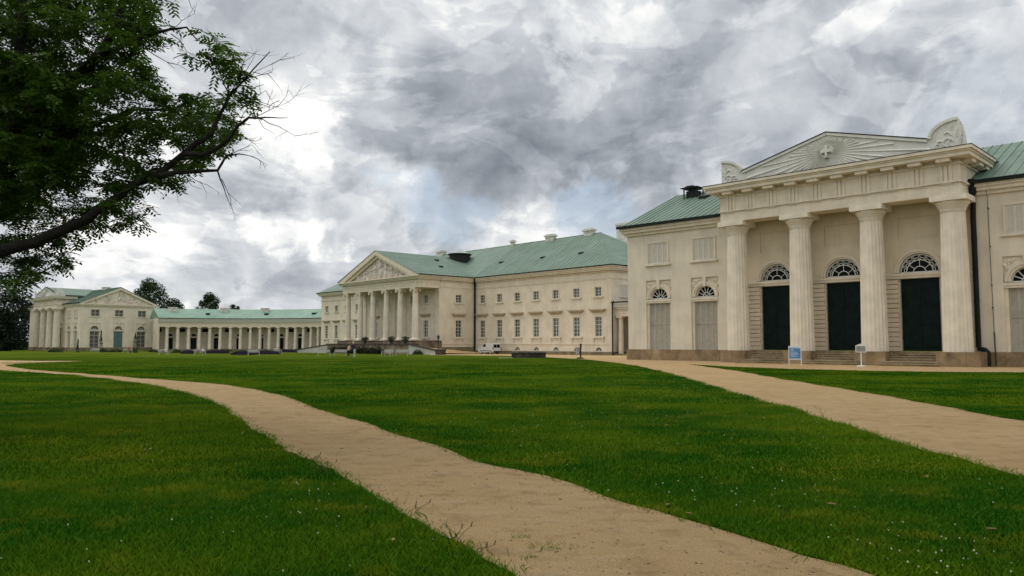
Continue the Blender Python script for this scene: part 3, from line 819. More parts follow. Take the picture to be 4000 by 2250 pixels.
ro.build('roof', M['copper'], B)
gt = MB(); gt.box(XB+1.2, 1.05, -1.12, -.95, 14.42, 14.56); gt.box(1.0, 1.12, -.95, 23, 14.42, 14.56); gt.build('gutter', M['gutter'], B)
gt = MB(); gt.box(XL-1.1, XA-1.3, -1.12, -.95, 14.42, 14.56); gt.build('gutter', M['gutter'], B); gt = MB()
gt.box(XB+.96, XB+1.12, -14.0, -1.122, 14.42, 14.56)
gt.build('gutter', M['gutter'], B)
dp = MB(); dp.tube([(XB+1.0, -1.0, 14.4), (XB+.3, -.3, 13.2), (XB+.25, -.25, 0.6)], .17, 8); dp.build('downpipe', M['gutter'], B)
dp = MB(); dp.tube([(.6, -.25, 8.7), (.3, -.2, 8.2), (.3, -.2, -.3)], .11, 8); dp.build('downpipe', M['gutter'], B)
def vent(x, y):
    v = MB(); z = zf(y); v.prism([(y-.4, zf(y-.4)-.05), (y+.3, zf(y+.3)-.05), (y+.3, zf(y+.3)+.05), (y-.4, zf(y-.4)+.3)], x-.4, x+.4, 'x'); v.build('roof_hatch', M['lead'], B)
for x in (-31.6, -20.0, -10.4): vent(x, 4.2)
v = MB()
for y, f in ((-4.5, .42), (-2.0, .75)):
    xx = gr + (ga-gr)*f; zz = z0 + (20.05-z0)*f; v = MB(); v.prism([(xx+.4, zz-.2), (xx-.3, zz+.15), (xx-.3, zz+.2), (xx+.4, zz+.15)], y-.4, y+.4, 'y'); v.build('roof_hatch', M['lead'], B)
def chimney(x0, x1, z1_, y=11.4, zb=20.5, dy=1.3, par=None):
    c = MB(); c.box(x0+.2, x1-.2, y-dy+.2, y+dy-.2, zb, z1_-.5); c.box(x0, x1, y-dy, y+dy, z1_-.497, z1_-.2); c.box(x0+.25, x1-.25, y-dy+.25, y+dy-.25, z1_-.197, z1_)
    c.build('chimney', M['chimney'], par or B)
for x0, x1, dy in ((-62.1, -59.7, .75), (-36.9, -35.7, .5), (-26.4, -24.0, .75), (-16.2, -13.8, .75)): chimney(x0, x1, 23.2, dy=dy)
chimney(-18.7, -9, 25.8, 25, 10, 2)
# round roof light behind the portico
sk = MB(); sk.lathe([(2.2, 16.0), (2.2, 20.35), (2.3, 20.4), (2.5, 20.45), (2.5, 20.65), (2.4, 20.7)], -46.6, 5.6, 36)
S = sk.build('roof_light', M['lead'], B, smooth=False)
gc = MB(); gc.lathe([(2.35, 20.703), (1.2, 21.2), (.1, 21.8)], -46.6, 5.6, 24); gc.build('glass_cone', pm('pale skylight glass', (.33, .38, .38), .3, .15, 1), S)
# portico: entablature, pediment, columns
en = MB()
en.box(-62.0, XB, -13.25, -8.402, 12.2, 13.68)
for z0_, z1_, p in ((12.75, 12.82, .05), (13.2, 13.4, .1)): en.box(-62.0-p, XB+p, -13.25-p, -13.252, z0_, z1_); en.box(XB+.002, XB+p, -13.25, -8.402, z0_, z1_)
EN = en.build('entablature', M['trim'], B)
co = MB()
for z0_, z1_, p in ((13.7, 13.95, .4), (13.953, 14.2, .65), (14.203, 14.42, .9)): co.box(-62.0-p, XB+p, -13.25-p, -8.402, z0_, z1_)
for s_ in (-1, 1):
    tip = gl+.2 if s_ < 0 else gr-.05
    co.prism([(tip, 14.425), (ga, 20.02), (ga, 19.1), (tip-s_*2.45, 14.425)], -14.1, -13.5)
    co.prism([(tip-s_*2.5, 14.425), (ga, 19.07), (ga, 18.55), (tip-s_*3.9, 14.425)], -13.7, -13.3)
co.build('cornice', M['trim'], EN)
tp = MB(); tp.prism([(gl+2, 14.423), (gr-2, 14.423), (ga, 19.3)], -13.2, -12.7)
TP = tp.build('tympanum', M['old_relief'], B)
fg = MB()
def figure(u, h, lean=0.):
    z = 14.5; fg.ell((u, -13.25, z+h*.3), (.42*h/2.4, .3, h*.32), 8, 6); fg.ell((u+lean*.5, -13.3, z+h*.66), (.36*h/2.4, .32, h*.22), 8, 6); fg.ell((u+lean, -13.35, z+h*.93), (.17*h/2.4, .2, .2*h/2.4), 8, 6)
    for q in (-1, 1): fg.tube([(u+lean*.6+q*.25, -13.35, z+h*.75), (u+q*.75, -13.35, z+h*(.6+.12*q)), (u+q*1.0, -13.3, z+h*(.5+.3*rnd.random()))], .09, 5)
for u, h, l in ((-53.5, 1.9, -.3), (-51.4, 2.5, .2), (-49.4, 3.3, -.1), (-47.6, 3.6, .1), (-45.6, 3.0, .3), (-43.6, 2.3, .2), (-41.6, 1.7, .4), (-55.6, 1.3, -.4), (-39.6, 1.1, .4)): figure(u, h, l)
for i in range(40):
    u = rnd.gauss(-48, 4.4); hm = (1-abs(u+48)/13.5)*4.0
    if hm > .5: fg.ell((u, -13.2, 14.5+hm*rnd.random()), (rnd.uniform(.2, .5), .16, rnd.uniform(.15, .45)), 7, 5)
fg.build('tympanum_relief', M['old_relief'], TP, smooth=True)
ionic = MB(); ionic.lathe([(.60, 2.85), (.595, 4.5), (.56, 8), (.5, 11.55)], 0, 0, 28)
im = ionic.mesh('column', True)
bs = MB(); bs.box(-.95, .95, -.95, .95, 2.42, 2.62); bs.lathe([(.9, 2.622), (.92, 2.68), (.86, 2.74), (.76, 2.77), (.74, 2.8), (.7, 2.85), (.6, 2.9)], 0, 0, 28)
bm_ = bs.mesh('column_base', True)
cp = MB(); cp.lathe([(.5, 11.553), (.55, 11.6), (.55, 11.66), (.5, 11.7), (.62, 11.85)], 0, 0, 28); cp.box(-.85, .85, -.7, .7, 11.98, 12.195); cp.box(-.72, .72, -.62, .62, 11.8, 11.977)
for sx in (-1, 1):
    for dy in (-.68, .4): cp.arc(sx*.66, 11.72, .02, .26, dy, dy+.28, 0, 360, 14)
cm = cp.mesh('capital', True)
for i in range(6):
    c = obj('column', im, M['column'], B, (-60.95+4.86*i, -12.55, 0))
    obj('column_base', bm_, M['trim'], c); obj('capital', cm, M['trim'], c)
# podium, terrace and the ramps on both sides
t = MB(); t.box(-62.6, XB+.6, -14.1, -8.403, -.6, 2.4); t.box(-62.6, -33.2, -16.4, -14.1, -.6, 1.62)
TR = t.build('terrace', M['terrace'], B)
cpg = MB(); cpg.box(-62.75, XB+.75, -14.25, -8.41, 2.403, 2.43); cpg.box(-62.75, -33.05, -16.55, -14.103, 1.623, 1.84)
cpg.build('coping', M['dark_stone'], TR)
r = MB(); r.prism([(-33.196, -.6), (-33.196, 1.62), (-25.0, .62), (-25.0, -.6)], -16.35, -16.0); r.build('ramp_wall', M['ramp_wall'], B)
r = MB(); r.prism([(-62.604, -.6), (-62.604, 1.5), (-80.0, .02), (-80, -.6)], -16.35, -16.0)
r.build('ramp_wall', M['ramp_wall'], B)
r = MB(); r.prism([(-33.04, 1.623), (-33.04, 1.82), (-24.9, .82), (-24.9, .623)], -16.45, -15.9); r.build('coping', M['dark_stone'], B)
r = MB(); r.prism([(-62.76, 1.503), (-62.76, 1.7), (-80.0, .22), (-80, .023)], -16.45, -15.9)
r.build('coping', M['dark_stone'], B); r = MB(); r.box(-24.99, -23.6, -16.5, -15.3, -.6, .75); r.box(-25.02, -23.5, -16.6, -15.2, .753, .92)
r.build('end_pier', M['dark_stone'], B)
r = MB(); r.face([(XB+.65, -14.05, 1.35), (-28.5, -15.9, .3), (-28.5, -5, .02)]); r.face([(XB+.65, -14.05, 1.35), (-28.5, -5, .02), (-30, -.15, .02), (XB+.13, -.15, .2)])
R_ = r.build('carriage_ramp', M['sand'], B)

# ------------------------------------------------------------------ quarter circle colonnades
def colonnade(label, sgn, n=20, full=True):
    X0 = XL if sgn < 0 else 0.
    B = thing('colonnade', label, 'colonnade', (PM.x, PM.y, ZM), RZM, 'curved colonnades of the palace')
    R = 36.; yA = 5. if full else 1.2; cyy = yA - R; ph1 = math.radians(85.6 if full else 60)
    def P(r, f): return (X0 + sgn*r*math.sin(f), cyy + r*math.cos(f))
    def ring(mb, r0, r1, z0, z1, m=44, f0=0., f1=ph1):
        k0 = None
        for i in range(m+1):
            f = f0+(f1-f0)*i/m; a, b = P(r0, f), P(r1, f)
            q = mb.pts([(*a, z0), (*b, z0), (*b, z1), (*a, z1)])
            if k0 is not None:
                for j in range(4): mb.F.append((k0+j, k0+(j+1) % 4, q+(j+1) % 4, q+j))
            k0 = q
    mb = MB(); ring(mb, R+4.2, R+4.6, 0, 8.6); ring(mb, R+.9, R+4.2, 6.9, 7.0); mb.build('wall', M['trim'], B)
    mb = MB(); ring(mb, R-1.0, R+4.25, -.8, .27); mb.build('base', M['stone_far'], B)
    mb = MB(); ring(mb, R-.5, R+.5, 6.2, 7.4); ring(mb, R-.62, R-.502, 7.15, 7.3)
    E_ = mb.build('entablature', M['trim'], B)
    mb = MB(); ring(mb, R-.75, R+.6, 7.403, 7.7); ring(mb, R-1.0, R+.6, 7.703, 8.1); ring(mb, R-1.25, R+.6, 8.103, 8.4); mb.build('cornice', M['relief'], E_)
    mb = MB(); ring(mb, R-1.45, R-1.2, 8.4, 8.56); mb.build('gutter', M['gutter'], B)
    mb = MB(); m = 44 if full else 0
    if not full: ring(mb, R-1.4, R+5, 8.403, 8.55)
    for i in range(m):
        f, g_ = ph1*i/m, ph1*(i+1)/m
        a, b, c, d = P(R-1.35, f), P(R-1.35, g_), P(R+4.9, g_), P(R+4.9, f)
        mb.face([(*a, 8.5), (*b, 8.5), (*c, 11.25), (*d, 11.25)])
        e, h = P(R+9, g_), P(R+9, f); mb.face([(*d, 11.25), (*c, 11.25), (*e, 8.5), (*h, 8.5)])
        mb.prism([(0, 0), (.02, 0), (.02, .02)], 0, .01) if False else None
    for f in (0, ph1) if full else ():
        a, c, e = P(R-1.35, f), P(R+4.9, f), P(R+9, f); mb.face([(*a, 8.5), (*c, 11.25), (*e, 8.5)])
    mb.build('roof', M['copper_light'] if full else M['lead'], B)
    mb = MB(); a, b = P(R-.5, ph1), P(R+4.6, ph1); c, d = P(R-.5, ph1-.012), P(R+4.6, ph1-.012)
    k0 = mb.pts([(*p, z) for z in (0., 8.45) for p in (a, b, d, c)]); mb.F += [tuple(k0+i for i in f) for f in ((0,1,2,3),(4,5,6,7),(0,1,5,4),(1,2,6,5),(2,3,7,6),(3,0,4,7))]
    mb.build('end_wall', M['trim'], B)
    col = MB(); col.lathe([(.46, .272), (.455, .6), (.44, 2.5), (.38, 5.75)], 0, 0, 20); cme = col.mesh('column', True)
    ca = MB(); ca.lathe([(.38, 5.753), (.43, 5.8), (.4, 5.84), (.52, 6.0)], 0, 0, 20); ca.box(-.56, .56, -.56, .56, 6.003, 6.197); came = ca.mesh('capital', True)
    step = math.radians(90)/21.3
    for i in range(n):
        f = step*(i+.35); p = P(R, f)
        c = obj('column', cme, M['column'], B, (p[0], p[1], 0), -sgn*f); obj('capital', came, M['trim'], c)
    for i in range(n if full else n-1):
        f = step*(i+.85); p = P(R+4.19, f); rz = -sgn*f
        # back wall: doors with a fanlight in every other bay, square openings high up in the rest
        if i % 2 == 0:
            d = put('door', 'door|colonnade', lambda q: (q.box(-.72, -.01, -.06, .1, .28, 3.3), q.box(.01, .72, -.06, .1, .28, 3.3)), M['door'], B, (p[0], p[1], 0), rz)
            put('fanlight', 'fanlight|colonnade', lambda q: q.arc(0, 3.75, .0, .68, -.04, .02, 0, 180, 14), M['glass'], d)
            put('surround', 'surround|colonnade', lambda q: (q.arc(0, 3.75, .69, .88, -.08, .02, 0, 180, 14), q.box(-.95, .95, -.1, .02, 3.35, 3.7)), M['trim'], d)
        else:
            put('vent_window', 'vent_window|colonnade', lambda q: q.box(-.8, .8, -.03, .05, 4.9, 5.9), M['glass'], B, (p[0], p[1], 0), rz)
    if full:
        for fd, sz in ((79, 1.3), (60, 1.2), (44, 1.2), (16, .9), (4.5, .9)):
            p = P(R+3.6, math.radians(fd)); c = MB()
            c.box(-sz*.8, sz*.8, -.5, .5, 9.8, 11.35); c.box(-sz*.8-.12, sz*.8+.12, -.62, .62, 11.353, 11.6)
            c.build('chimney', M['chimney'], B, loc=(p[0], p[1], 0), rz=-sgn*math.radians(fd))
        for fd in (66, 42, 19, 6):
            p = P(R+1.6, math.radians(fd)); c = MB()
            c.prism([(-.6, 9.5), (.5, 9.95), (.5, 10.1), (-.6, 10.05)], -.5, .5, 'x')
            c.build('roof_hatch', M['lead'], B, loc=(p[0], p[1], 0), rz=-sgn*math.radians(fd))
    return B
colonnade('long curved colonnade with pale green roof joining the far pavilion to the main palace', -1)
colonnade('short piece of colonnade showing between the main palace and the near pavilion', 1, 9, False)

# ------------------------------------------------------------------ trees and plants
def leaf_cloud(mb, pts, size, flat=.5):
    for p in pts:
        s = size*rnd.uniform(.6, 1.3); a = rnd.uniform(0, 2*PI); t = rnd.gauss(0, .6)
        d = Vector((math.cos(a)*math.cos(t), math.sin(a)*math.cos(t), math.sin(t))); e = d.cross(Vector((rnd.gauss(0, 1), rnd.gauss(0, 1), rnd.gauss(0, 1)))).normalized()
        p = Vector(p); q = e*(s*flat)
        mb.face([p-d*s*.5, p+q*.5, p+d*s*.5, p-q*.5])
def tree(name, label, base, h, rad, n=3500, mat='leaf_far', low=.3, size=.55, group='trees behind the palace', clumps=16):
    B = thing(name, label, 'tree', base, 0, group)
    t = MB(); lean = rnd.uniform(-.03, .03)*h
    t.tube([(0,0,-.3),(lean*.2,0,h*.2),(lean*.6,.1,h*.5),(lean,0,h*.85)], [h*.028, h*.022, h*.014, h*.004], 8)
    cs = []
    for i in range(clumps):
        z = h*(low + (1-low)*((i+.5)/clumps)); f = math.sin(PI*min(1, max(.12, (z/h-low)/(1-low)*.86+.12)))
        a = i*2.4 + rnd.uniform(-.4, .4); r = rad*f*rnd.uniform(.45, .8)
        c = (lean + r*math.cos(a), r*math.sin(a), min(z, h*.95)); cs.append((c, rad*rnd.uniform(.3, .48)))
        t.tube([(lean*.5, 0, z*.62), (c[0]*.6, c[1]*.6, z*.85), c], [h*.008, h*.005, h*.002], 5)
    t.build('trunk', M['bark'], B)
    mb = MB(); pts = []
    for i in range(n):
        c, r = cs[i % len(cs)]
        v = Vector((rnd.gauss(0, 1), rnd.gauss(0, 1), rnd.gauss(0, 1))).normalized()*(r*rnd.random()**.4)
        pts.append((c[0]+v.x, c[1]+v.y, max(.1, c[2]+v.z*.85)))
    leaf_cloud(mb, pts, size)
    mb.build('crown', M[mat], B)
    return B
def base_at(px, D, gz=None):
    d = ray(px, 1338); return (d.x*D/d.y, D, terr(D) if gz is None else gz)
def hgt(py, D): return (1338-py)/3000*D + EYE - terr(D)
TREES = [(-140,215,1090,7,'dark tree half hidden behind the hanging foliage of the big near tree',.02),(40,232,1140,7.5,'dark broad tree left of the far pavilion portico',.02),
         (95,262,1182,7,'lower dark tree right beside the far pavilion portico',.02),(-60,260,1120,9,'tall dark tree deepest in the wood left of the far pavilion',.02),(10,205,1215,4.5,'low dark bushy tree standing in front of the dark wood beside the far pavilion',.01)]
for px, D, py, r, lb, low in TREES:
    tree('tree', lb, base_at(px, D), hgt(py, D), r, 5200, 'leaf_dark', low, .8, 'dark trees left of the far pavilion', 20)
for px, D, py, r, lb, n in ((583,275,1102,8.0,'tallest round tree rising behind the right slope of the far pavilion gable',7500),(672,280,1176,6.0,'low tree crown just right of the tallest one over the colonnade roof',4200),
                            (812,285,1150,6.0,'round dark tree standing alone over the middle of the colonnade roof',5200),(908,300,1188,3.0,'small treetop barely showing above the colonnade roof',1200),(930,310,1192,1.8,'smallest treetop showing above the colonnade roof near the main palace',600)):
    tree('tree', lb, base_at(px, D), hgt(py, D), r, int(n*1.7), 'leaf_far', .2, .62)

# --- the big tree whose limbs reach in from the left
BT = base_at(-620, 13.0, 0.)
T_ = thing('tree', 'big near tree reaching in from the left with sagging dark limb and bare twig tips', 'tree', BT)
def zz_(a, b, D): p = at_depth(a*.759, b*.759, D); return (p.x-BT[0], p.y-BT[1], p.z-BT[2])
tr = MB()
tr.tube([(0,0,-.3),(.05,0,.3),(.1,.05,1.8),(.3,.1,3.4),(.5,.3,5.2),(.8,.4,7.5),(1.0,.5,9.5)], [.62,.5,.42,.38,.33,.25,.12], 14)
tr.build('trunk', M['bark'], T_, smooth=True)
def limb(pts, r0, r1, D0, D1, start=None, wob=.0):
    n = len(pts); path = [start] if start else []
    for i, (a, b) in enumerate(pts):
        D = D0+(D1-D0)*i/max(1, n-1); path.append(zz_(a, b, D))
    m = len(path); rr = [r0+(r1-r0)*(i/(m-1))**.8 for i in range(m)]
    # smooth: insert midpoints with a little wander
    P, Rr = [path[0]], [rr[0]]
    for p, q, ra, rb in zip(path, path[1:], rr, rr[1:]):
        L_ = (Vector(q)-Vector(p)).length
        md = (Vector(p)+Vector(q))/2 + Vector((rnd.gauss(0, .03), rnd.gauss(0, .05), rnd.gauss(0, .03)))*L_
        P += [tuple(md), q]; Rr += [(ra+rb)/2, rb]
    b = MB(); b.tube(P, Rr, 8 if r0 > .03 else 5); b.build('branch', M['bark'], T_, smooth=True)
    return P
limb([(-250,1380),(0,1298),(100,1265),(250,1215),(450,1130),(550,1050),(650,975),(780,920),(900,830),(1010,740),(1090,690),(1130,590),(1180,490),(1230,440),(1300,360),(1390,265)], .125, .006, 12.2, 12.0, (.15,-.2,2.4))
limb([(820,905),(900,888),(1000,882),(1120,877),(1165,800),(1230,792),(1290,803)], .05, .005, 11.7, 12.2)
limb([(1120,877),(1150,960),(1185,1055)], .016, .004, 12.4, 12.8)
limb([(960,790),(1040,800),(1150,740),(1220,650),(1280,605),(1340,607),(1400,605),(1480,606)], .045, .004, 11.7, 11.4)
limb([(-200,900),(100,640),(370,420),(450,350),(520,270),(580,170),(610,100),(640,-40)], .15, .045, 12.8, 12.6, (.35,.15,4.0))
limb([(520,285),(650,230),(740,185),(880,150),(960,140),(1010,200),(1040,222)], .05, .004, 12.3, 13.2)
limb([(-150,700),(60,420),(100,300),(118,150),(132,-60)], .13, .07, 13.2, 13., (.5,.3,5.0))
limb([(-100,1000),(150,800),(420,660),(700,560),(900,560),(1080,480)], .10, .01, 13.2, 13.6, (.3,.15,3.2))
limb([(250,760),(420,690),(640,680),(780,700)], .06, .012, 13.8, 14.4)
limb([(-200,300),(60,100),(300,-60)], .12, .05, 13.5, 14.2, (.7,.4,6.5))
limb([(700,235),(790,280),(860,320),(900,352)], .012, .003, 13.6, 13.4); limb([(880,175),(940,230),(1000,290)], .01, .003, 13.3, 13.0)
limb([(1230,440),(1300,455),(1360,435)], .01, .003, 12.1, 11.9); limb([(1210,470),(1290,510),(1380,550),(1440,515)], .011, .003, 12.1, 11.7)
limb([(1300,525),(1400,545),(1460,565)], .007, .002, 11.9, 11.6); limb([(1300,370),(1350,385),(1400,372)], .007, .002, 12.0, 12.1)
limb([(1250,420),(1275,350),(1322,260)], .008, .002, 12.1, 12.3); limb([(1330,608),(1360,660),(1415,692)], .006, .002, 11.8, 11.9); limb([(1230,645),(1270,560),(1290,520)], .006, .002, 11.8, 11.9)
limb([(1165,805),(1200,780),(1195,740)], .006, .002, 12.4, 12.5); limb([(950,900),(985,955),(1045,975)], .008, .002, 12.3, 12.6); limb([(960,-60),(985,40),(1005,60)], .008, .002, 13, 13)
limb([(1180,490),(1150,430),(1125,330),(1110,230)], .014, .003, 12.1, 12.5); limb([(1120,300),(1070,280),(1030,270)], .006, .002, 12.4, 12.6); limb([(1190,440),(1200,350),(1210,300)], .008, .002, 12.1, 12.3)
limb([(450,1130),(520,1180),(510,1235)], .014, .004, 12.4, 12.5); limb([(300,1200),(320,1300),(310,1400)], .018, .003, 12.4, 12.2); limb([(600,1010),(680,1070),(700,1150)], .016, .003, 12.3, 12.1)
CROWN = [(-700,-500),(800,-500),(825,10),(862,90),(880,150),(850,215),(760,238),(700,300),(800,330),(845,385),(838,440),(800,470),(880,485),(960,460),(1060,468),(1120,520),(1200,550),(1228,640),(1180,715),(1120,790),(1000,850),(900,900),(820,930),(740,985),(735,1050),(742,1100),(690,1160),(600,1150),(560,1110),(510,1200),(420,1180),(345,1220),(330,1320),(352,1375),(310,1415),(220,1372),(170,1385),(130,1425),(60,1445),(0,1449),(-700,1520)]
GAPS = [(640,770,110,60),(560,830,70,50),(420,150,60,80),(330,330,70,42),(480,905,80,60),(330,990,110,60),(700,270,60,40),(430,420,40,30),(700,760,60,30),(60,1170,80,60),(450,1010,50,40),(250,350,50,50),(70,230,60,35),(230,1130,90,40),(740,560,50,70),(590,540,40,60),(400,640,40,24),(540,460,60,30),(850,720,60,30)]
def inside(poly, x, y):
    r = False; j = len(poly)-1
    for i in range(len(poly)):
        (xi, yi), (xj, yj) = poly[i], poly[j]
        if (yi > y) != (yj > y) and x < (xj-xi)*(y-yi)/(yj-yi)+xi: r = not r
        j = i
    return r
lv = MB(); nspr = 0
def spray(a, b, D, n=11, ln=.55):
    """a twig with feathered leaves, each a row of leaflets"""
    o = Vector(zz_(a, b, D)); az = rnd.uniform(0, 2*PI); dr = Vector((math.cos(az), math.sin(az), rnd.uniform(-.5, .35))).normalized()
    lv.tube([o, o+dr*ln*.5+Vector((0,0,.02)), o+dr*ln], [.006, .004, .002], 3)
    for i in range(n):
        p = o + dr*(ln*(i+.5)/n); a2 = rnd.uniform(0, 2*PI)
        d = (dr*.5 + Vector((math.cos(a2), math.sin(a2), rnd.uniform(-.7, .3)))).normalized(); Ls = rnd.uniform(.16, .28)
        sd = d.cross(Vector((rnd.gauss(0,.3), rnd.gauss(0,.3), 1))).normalized(); nr = d.cross(sd)
        for j in range(4):
            q = p + d*(Ls*(j+1)/4) - Vector((0,0,.02*j*j*.12))
            for s in (-1, 1):
                l = .10*rnd.uniform(.75, 1.25); w_ = .026
                e = (sd*s + d*.45 - Vector((0,0,.25))).normalized()*l; f = d*w_
                lv.face([q, q+e*.5+f, q+e, q+e*.5-f])
att = 0; centres = []
while len(centres) < 490 and att < 40000:
    att += 1
    a, b = rnd.uniform(-520, 1240), rnd.uniform(-380, 1455)
    if a < 0 and rnd.random() < .5: continue
    if b < -60 and rnd.random() < .5: continue
    if not inside(CROWN, a, b): continue
    if any(((a-x)/rx)**2+((b-y)/ry)**2 < 1 for (x, y, rx, ry) in GAPS) and rnd.random() < .9: continue
    centres.append((a, b, rnd.uniform(11.9, 15.5)))
for (a, b, D) in centres:
    core = math.exp(-((a-40)/400)**2-((b-640)/420)**2)
    for i in range(int(2.2+4.5*core+rnd.random()*1.8)):
        a2, b2 = a+rnd.gauss(0, 38), b+rnd.gauss(0, 26)
        if not inside(CROWN, a2, b2): continue
        spray(a2, b2, D+rnd.gauss(0, .25), 8, rnd.uniform(.2, .38)); nspr += 1
for i in range(330):
    a2, b2 = rnd.gauss(10, 160), rnd.gauss(600, 220)
    if inside(CROWN, a2, b2): spray(a2, b2, rnd.uniform(14, 18), 10, .6)
# bare, finely forked twig ends
def twig(tw, p, d, L_, r, depth):
    pts = [p]; q = p
    for i in range(4):
        d = (d + Vector((rnd.gauss(0, .16), rnd.gauss(0, .16), rnd.gauss(0, .16)+.03))).normalized(); q = q + d*(L_/4); pts.append(q)
        if depth and i >= 1 and rnd.random() < .8:
            e = (d + Vector((rnd.gauss(0, .6), rnd.gauss(0, .5), rnd.gauss(0, .6)))).normalized(); twig(tw, q, e, L_*rnd.uniform(.35, .6), r*.55, depth-1)
    tw.tube(pts, [r*(1-.17*i) for i in range(5)], 4)
for (a, b, D, da, db, L_) in ((1180,490,12.0,.5,-1,.75),(1230,440,12.0,1,-.7,.8),(1260,400,12.0,1,.2,.6),(1300,605,11.7,1,-.35,.75),(1340,606,11.6,1,.5,.6),(1220,650,11.9,.8,-.8,.6),(1270,510,12,1,.1,.7),(1165,800,12.5,.8,-.2,.45),(1140,920,12.5,.4,1,.5),(880,150,13.3,1,-.3,.5),(900,145,13.3,1,.5,.7),(860,320,13.4,1,.5,.35),(960,890,12.4,.5,.8,.4),(1110,300,12.3,.2,-1,.4),(1150,560,12.1,.6,-1,.6),(1290,803,12.6,1,.3,.25),(960,-40,13,.4,1,.35),(840,920,12.2,.5,.9,.3),(1200,690,11.9,1,.2,.4)):
    o = Vector(zz_(a, b, D)); t = Vector(zz_(a+da*40, b+db*40, D+rnd.uniform(-.1, .1)))
    tw = MB(); twig(tw, o, (t-o).normalized(), L_, .009, 2); tw.build('twig', M['bark'], T_)
for (a, b, n) in ((1050,268,3),(1095,205,3),(1125,215,2),(1090,310,2),(1180,295,3),(1210,330,3),(1200,385,4),(1175,360,2),(1100,388,2),(1265,488,3),(1215,430,3),(1120,300,2)):
    for i in range((n+1)//2): spray(a+rnd.gauss(0, 14), b+rnd.gauss(0, 12), rnd.uniform(12, 12.6), 9, .25)
lv.build('crown', M['leaf_near'], T_)

# --- bushes, beds and hedge by the palace
def bush(name, label, base, rx, ry, h, mat, n=500, size=.16, cat='shrub', group=None, spikes=False, rz=0):
    mb = MB()
    for i in range(n):
        a, u = rnd.uniform(0, 2*PI), rnd.random()**.5
        x, y = rx*u*math.cos(a), ry*u*math.sin(a); z = h*(1-u**2.5)*rnd.uniform(.15, 1)
        if spikes:
            t = rnd.uniform(.2, .4); mb.face([(x-.03, y, z*.7), (x+.03, y, z*.7), (x+rnd.gauss(0,.07), y+rnd.gauss(0,.07), z*.7+t)])
            mb.face([(x, y-.03, z*.7), (x, y+.03, z*.7), (x+rnd.gauss(0,.07), y+rnd.gauss(0,.07), z*.7+t)])
        else: leaf_cloud(mb, [(x, y, z)], size, .6)
    if not spikes: leaf_cloud(mb, [(rx*rnd.uniform(-.6,.6), ry*rnd.uniform(-.6,.6), h*rnd.uniform(0,.5)) for i in range(n//3)], size*1.5, .8)
    o = mb.build(name, M[mat], None, loc=base, rz=rz); return tag(o, label, cat, group)
def gp(px, py): p = on_ground(px, py); return (p.x, p.y, p.z)
tow = math.radians(TH-90)
x_, y_ = mw(-50.0, -17.6)
hd = MB(); pts = []
for i in range(5200): pts.append((rnd.uniform(-9.5, 9.5), rnd.gauss(0, .45), abs(rnd.gauss(.55, .35))*(.8+.25*math.sin(rnd.uniform(0, 6)))))
leaf_cloud(hd, pts, .3, .6)
tag(hd.build('hedge', M['hedge'], None, loc=(x_, y_, ZM), rz=tow), 'dark overgrown hedge along the foot of the portico terrace', 'hedge')
g_lav = 'lavender beds in front of the colonnade'
for px, py, rx, lb in ((948,1386,2.0,'purple lavender mound left of the slatted white bench'),(1040,1384,2.4,'purple lavender mound right of the slatted white bench'),(845,1381,2.6,'dark purple lavender row right of the bench with seated people'),(735,1382,1.3,'small dark lavender clump left of the bench with seated people'),(1115,1377,2.6,'dark low lavender row near the left ramp of the terrace')):
    bush('lavender', lb, gp(px, py), rx, .9, .75, 'lavender', 1500, .2, 'lavender', g_lav, True)
for px, py, h, r, lb in ((690,1378,.9,1.0,'dark round shrub at the foot of the third colonnade column'),(640,1377,.6,1.4,'low shrub at the left end of the colonnade'),(600,1376,.8,1.2,'shrub in the corner between far pavilion and colonnade'),(520,1377,.9,.8,'dark shrub left of the far pavilion right window'),(455,1376,.9,1.9,'wide low shrub under the teal door'),(405,1376,.8,1.2,'low shrub between the two left openings of the gable wall'),
                       (215,1376,1.2,1.8,'dark shrub under the far portico columns'),(880,1374,.8,2.0,'low green planting under the middle of the colonnade'),(1165,1374,.8,1.6,'low shrub near the right end of the colonnade'),(1632,1385,.9,1.0,'small dark shrub beside the right white ramp wall')):
    bush('shrub', lb, gp(px, py), r, .8, h, 'shrub', 500, .22, 'shrub', 'shrubs along the palace walls')
for px, py, h, r, lb in ((303,1376,3.0,.35,'thin upright young conifer beside the gable corner'),(393,1376,5.0,.55,'tall slender conifer left of the teal door'),(527,1378,4.2,.6,'narrow climbing shrub against the right gable window')):
    mb = MB(); pts = []
    for i in range(500):
        z = h*rnd.random(); f = r*(1-z/h)**.7*(rnd.random()**.4); a = rnd.uniform(0, 2*PI); pts.append((f*math.cos(a), f*math.sin(a), z))
    leaf_cloud(mb, pts, .25, .5); tag(mb.build('conifer', M['shrub'], None, loc=gp(px, py)), lb, 'conifer', 'slender plants at the gable wall')
